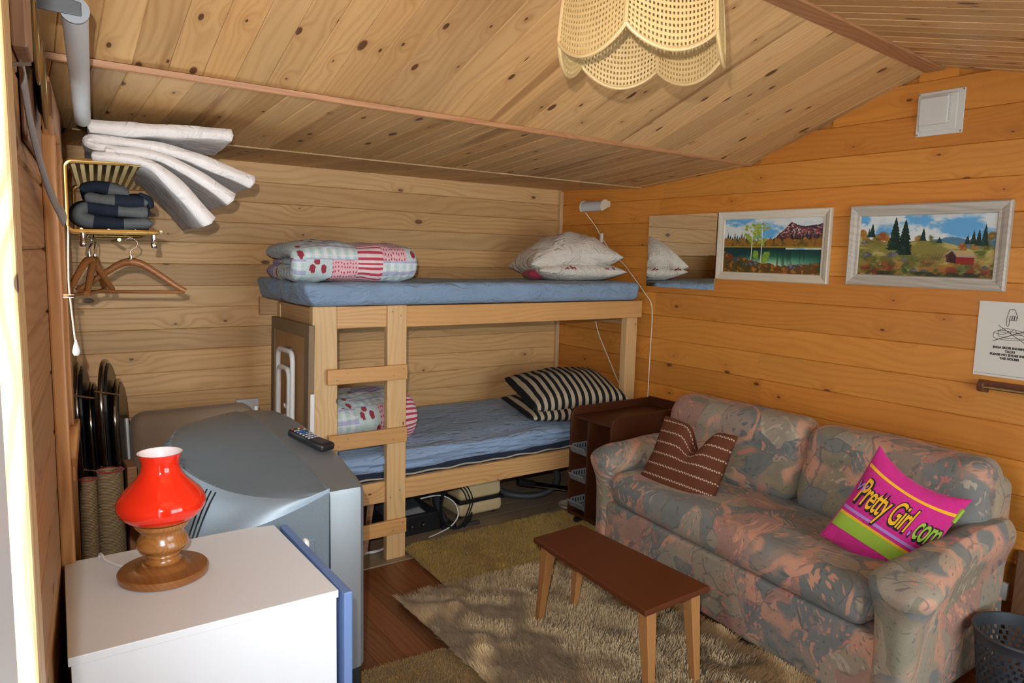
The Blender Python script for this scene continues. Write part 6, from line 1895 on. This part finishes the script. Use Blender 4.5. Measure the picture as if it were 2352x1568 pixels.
# long grey shoehorn hanging on a nail
sh = thing('shoehorn', 'long grey shoehorn hanging slantwise on the wall', 'shoehorn', wlp(1.45, 1.60, 0.02))
pp = catmull([(1.32, 1.80, 0.016), (1.42, 1.735, 0.018), (1.62, 1.665, 0.026), (1.84, 1.622, 0.036), (1.92, 1.612, 0.042)], 6)
wd = np.interp(np.linspace(0, 1, len(pp)), [0, 0.15, 0.75, 1.0], [0.020, 0.012, 0.014, 0.022])
rows_ = []
for p, w_ in zip(pp, wd):
    rows_.append([wlp(p[0], p[1] + w_ * k, p[2] + 0.006 * (1 - k * k)) for k in (-1, -0.5, 0, 0.5, 1)])
mh = MB().grid(np.array(rows_)).build('blade', M['horn_grey'], sh, smooth='all', fix=False)
so_ = mh.modifiers.new('thick', 'SOLIDIFY'); so_.thickness = 0.003
nl = MB().tube([wlp(1.30, 1.805, 0.0), wlp(1.30, 1.81, 0.03)], 0.003, 6).build('nail', M['nail'], sh, smooth=True)

# ---- hat rack
hr = thing('hat_rack', 'brass hat rack with a perforated shelf and rods on the left wall', 'hat rack', (0.30, 3.40, 1.60))
pth = catmull([(0.492, 1.600), (0.36, 1.598), (0.26, 1.596)], 3).tolist() + [(0.215 + 0.0 - 0.022 * math.sin(a), 1.617 - 0.022 * math.cos(a)) for a in np.linspace(0.15, PI / 2, 6)] + [(0.193, 1.72)] + \
      [(0.215 - 0.022 * math.cos(a), 1.803 + 0.022 * math.sin(a)) for a in np.linspace(0.05, PI / 2, 6)] + [(0.26, 1.826), (0.36, 1.829), (0.494, 1.831)]
for y_ in (2.80, 3.98):
    dx = 0.0 if y_ < 3 else xw(3.98) - xw(2.80) 
    b__ = ribbon(np.array(pth), 0.017, lambda a, b, s: (a + dx, y_ + s, b), 0.007, 3, 0.05, 8.0).build('bracket', M['brass'], hr, smooth=True, weld=1e-5)
    for z_ in (1.600, 1.831):
        r__ = MB().lathe([(0.004, 0), (0.004, 0.001), (0.002, 0.002)], n=8).build('rivet', M['chrome_dark'], b__, loc=(0.475 + dx, y_ - 0.0045, z_)); r__.rotation_euler = (PI / 2, 0, 0)
nx_, ny_ = 43, 141
V__, F__ = [], []
for i in range(nx_):
    for j in range(ny_):
        yy = 2.806 + (3.975 - 2.806) * j / (ny_ - 1)
        V__.append((0.205 + (0.485 - 0.205) * i / (nx_ - 1) + 0.098 * (yy - 2.806), yy, 1.824))
for i in range(nx_ - 1):
    for j in range(ny_ - 1):
        if (i % 4 in (1, 2)) and j % 2 == 1 and 0 < i < nx_ - 2:
            continue
        F__.append((i * ny_ + j, (i + 1) * ny_ + j, (i + 1) * ny_ + j + 1, i * ny_ + j + 1))
sh_ = MB().add(V__, F__).build('perforated_shelf', M['brass_dull'], hr, fix=False)
sq = sh_.modifiers.new('thick', 'SOLIDIFY'); sq.thickness = 0.0015
for x_ in (0.235, 0.315, 0.395, 0.475):
    MB().tube([(x_, 2.80, 1.603), (x_ + 0.1155, 3.98, 1.603)], 0.005, 8).build('lower_rod', M['brass_dull'], hr, smooth=True)
MB().tube([(0.345, 2.80, 1.572), (0.46, 3.98, 1.572)], 0.006, 8).build('hanger_rod', M['brass_dull'], hr, smooth=True)
for x_, y_ in ((0.238, 2.795), (0.452, 2.795)):
    MB().lathe([(0.007, 0), (0.010, 0.004), (0.0115, 0.012), (0.008, 0.020), (0.006, 0.024), (0.008, 0.030), (0.008, 0.045)], c=(x_, y_, 1.546), n=14).build('hook', M['chrome'], hr, smooth=True)

# ---- white mattresses folded on top of the rack
def slab(name, parent, pts, th, y0, y1, seed, nd=16):
    yc, dp = (y0 + y1) / 2, (y1 - y0)
    pth_ = catmull(pts, 9)
    return ribbon(pth_, th, lambda a, b, s: (a + 0.098 * (s + dp / 2), yc + s, b), dp, nd, 0.14, 9.0, seed, 0.0038).build(name, M['foam'], parent, smooth='all', weld=1e-5, angle=60)
f1 = slab('foam_mattress', None, [(0.262, 1.937), (0.36, 1.941), (0.50, 1.950), (0.62, 1.956), (0.722, 1.958)], 0.044, 2.775, 3.25, 301)
tag(f1, 'thin white quilted mattress lying flat on top of the folded one', 'mattress')
f2 = thing('folded_mattress', 'folded white foam mattress drooping in layers over the hat rack', 'mattress', (0.45, 3.1, 1.835))
slab('layer', f2, [(0.44, 1.868), (0.36, 1.874), (0.300, 1.877), (0.268, 1.884), (0.262, 1.893), (0.280, 1.900), (0.36, 1.901), (0.48, 1.893), (0.58, 1.872), (0.70, 1.833), (0.800, 1.798)], [0.024, 0.024, 0.024, 0.026, 0.034, 0.042, 0.044], 2.79, 3.55, 303)
slab('layer', f2, [(0.31, 1.868), (0.40, 1.869), (0.48, 1.860), (0.56, 1.827), (0.64, 1.783), (0.722, 1.728)], [0.030, 0.032, 0.044, 0.050], 2.785, 3.55, 305)
slab('layer', f2, [(0.27, 1.844), (0.36, 1.845), (0.44, 1.834), (0.505, 1.788), (0.57, 1.722), (0.642, 1.640)], [0.030, 0.034, 0.048, 0.054], 2.78, 3.55, 307)

# ---- woollen blanket on the lower rods
bl = thing('checked_blanket', 'navy and grey checked wool blanket bundled on the lower rods', 'blanket', (0.35, 3.05, 1.61))
def roll_(pts, th, y0, y1, seed, nm):
    yc, dp = (y0 + y1) / 2, (y1 - y0)
    ribbon(catmull(pts, 8), th, lambda a, b, s: (a + 0.098 * (s + dp / 2), yc + s, b), dp, 14, 0.5, 3.0, seed, 0.010).build(nm, M['checked_wool'], bl, smooth='all', weld=1e-5)
roll_([(0.455, 1.632), (0.36, 1.628), (0.27, 1.632), (0.232, 1.652), (0.25, 1.678), (0.33, 1.672), (0.45, 1.668)], 0.046, 2.82, 3.45, 321, 'fold')
roll_([(0.25, 1.715), (0.30, 1.705), (0.38, 1.702), (0.445, 1.705)], 0.056, 2.83, 3.45, 323, 'fold')
roll_([(0.24, 1.735), (0.29, 1.752), (0.35, 1.742), (0.39, 1.732)], 0.040, 2.86, 3.4, 325, 'fold')
roll_([(0.415, 1.735), (0.447, 1.715), (0.452, 1.685)], 0.012, 2.83, 3.3, 327, 'hem')

# ---- wooden coat hangers
def hanger(label, ctr, ang, w=0.40, tilt=0.0):
    th = thing('coat_hanger', label, 'coat hanger', ctr, (0, tilt, ang))
    z0 = -0.075
    for sgn in (-1, 1):
        pts = catmull([(0, 0, z0 + 0.005), (sgn * w * 0.10, 0, z0 - 0.004), (sgn * w * 0.25, 0, z0 - 0.040), (sgn * w * 0.42, 0, z0 - 0.085), (sgn * w * 0.5, 0, z0 - 0.102)], 5)
        rr = np.interp(np.linspace(0, 1, len(pts)), [0, 0.3, 1], [0.015, 0.012, 0.009])
        MB().tube([tuple(p) for p in pts], list(rr), 10).build('arm', M['hanger_wood'], th, smooth=True, local=True)
    MB().tube([(-w * 0.47, 0, z0 - 0.106), (w * 0.47, 0, z0 - 0.106)], 0.006, 8).build('trouser_bar', M['hanger_wood'], th, smooth=True, local=True)
    hk = catmull([(0, 0, z0 + 0.015), (0, 0, z0 + 0.045), (0.018, 0, z0 + 0.058), (0.022, 0, z0 + 0.078), (0.0, 0, z0 + 0.092), (-0.018, 0, z0 + 0.080)], 5)
    MB().tube([tuple(p) for p in hk], 0.0022, 6).build('hook', M['chrome'], th, smooth=True, local=True)
    MB().lathe([(0.006, z0 + 0.012), (0.006, z0 + 0.026)], n=10).build('ferrule', M['chrome'], th, smooth=True, local=True)
hanger('wooden coat hanger turned broadside under the hat rack', (0.405, 2.99, 1.565), math.radians(-16), 0.36)
hanger('wooden coat hanger seen edge on, closest to the wall', (0.283, 2.93, 1.570), math.radians(76), 0.38)
hanger('wooden coat hanger seen edge on, with a second one behind it', (0.262, 2.88, 1.570), math.radians(62), 0.36)

# ---- things in the back left corner
def arch_chair(label, cx, cy, ang, top, lean):
    th = thing('folding_chair', label, 'chair', (cx, cy, 0.0), (0, lean, ang))
    W_ = 0.19
    def loop(w, z0, z1, x):
        pts = [(x, -w, z0), (x, -w, z1 - w)] + [(x, -w * math.cos(a), z1 - w + w * math.sin(a) * 1.0) for a in np.linspace(0.2, PI - 0.2, 11)] + [(x, w, z1 - w), (x, w, z0)]
        return pts
    MB().tube(loop(W_, 0.002, top, 0.0), 0.011, 10).build('frame', M['chrome_dark'], th, smooth=True, local=True)
    MB().tube(loop(W_ - 0.015, 0.012, top - 0.09, 0.045), 0.010, 10).build('frame', M['chrome_dark'], th, smooth=True, local=True)
    def pad(x0, x1, w, z0, z1):
        pr = [(-w, z0), (-w, z1 - w)] + [(-w * math.cos(a), z1 - w + w * math.sin(a)) for a in np.linspace(0.15, PI - 0.15, 13)] + [(w, z1 - w), (w, z0)]
        n = len(pr)
        return MB().add([(x0, a, b) for a, b in pr] + [(x1, a, b) for a, b in pr], [tuple(range(n)), tuple(range(2 * n - 1, n - 1, -1))] + [(i, n + i, n + (i + 1) % n, (i + 1) % n) for i in range(n)])
    pad(-0.010, 0.022, W_ - 0.010, 0.55, top - 0.01).build('backrest', M['black_vinyl'], th, bevel=0.008, local=True)
    pad(0.030, 0.060, W_ - 0.024, 0.30, top - 0.10).build('seat', M['black_vinyl'], th, bevel=0.008, local=True)
    for z_ in (top - 0.10, 0.62):
        MB().tube([(-0.02, -W_ + 0.01, z_), (0.07, -W_ - 0.004, z_ - 0.02)], 0.005, 8).build('pivot', M['chrome'], th, smooth=True, local=True)
arch_chair('black folding chair standing folded closest to the left wall', 0.305, 3.62, math.radians(-10), 1.035, math.radians(-2.0))
arch_chair('black folding chair standing folded beside its twin, next to the padded bed', 0.402, 3.60, math.radians(-13), 1.045, math.radians(-2.0))

for (cx_, cy_, r_, h_, lab) in ((0.232, 2.97, 0.030, 0.705, 'slim straw mat roll with red edging beside the wall'), (0.308, 3.02, 0.048, 0.715, 'thicker straw mat roll with red edging standing behind the cabinet')):
    th = thing('rolled_mat', lab, 'mat', (cx_, cy_, 0.0))
    sp_ = []
    for q in range(60):
        a = q * 0.33
        rr = r_ * (0.30 + 0.70 * q / 59)
        sp_.append((rr * math.cos(a), rr * math.sin(a)))
    ribbon(np.array(sp_), 0.0042, lambda a, b, s: (cx_ + a, cy_ + b, h_ / 2 + s), h_ - 0.004, 4, 0.5, 8.0).build('roll', M['straw_mat'], th, smooth=True, weld=1e-5)
    MB().tube([(cx_ + a, cy_ + b, h_ - 0.001) for a, b in sp_[28:]], 0.0026, 5).build('edging', M['red_trim'], th, smooth=True)

gb = thing('folded_guest_bed', 'brown padded guest bed folded upright behind the television', 'guest bed', (0.75, 3.62, 0.0))
def d_gb(P):
    P = P.copy(); P[:, 1] += (P[:, 2] - 0.2) * 0.10; return P
rbox(0.463, 1.020, 3.54, 3.66, 0.12, 0.790, (0.07, 0.04, 0.07), (10, 4, 10), d_gb).build('pad', M['brown_vinyl'], gb, smooth='all', weld=1e-4)
for x_ in (0.449, 1.034):
    MB().tube(catmull([(x_, 3.60, 0.002), (x_, 3.61, 0.3), (x_, 3.655, 0.72), (x_, 3.665, 0.76)], 5), 0.012, 10).build('side_frame', M['tube_white'], gb, smooth=True)
wk = thing('wall_switch', 'small white switch box on the back wall above the guest bed', 'switch', (1.12, YB - 0.015, 0.66))
bx('box', M['white_paint'], wk, 1.045, 1.165, YB - 0.030, YB - 0.001, 0.655, 0.722, 0.004)
bx('rocker', M['white_plastic'], wk, 1.085, 1.135, YB - 0.034, YB - 0.030, 0.668, 0.708, 0.002)
cbx = MB().box(0.41, 0.448, 3.36, 3.50, 0.002, 0.62).build('wooden_box', M['trim_red'], bevel=0.004)
tag(cbx, 'narrow reddish wooden box standing beside the straw mats', 'box')
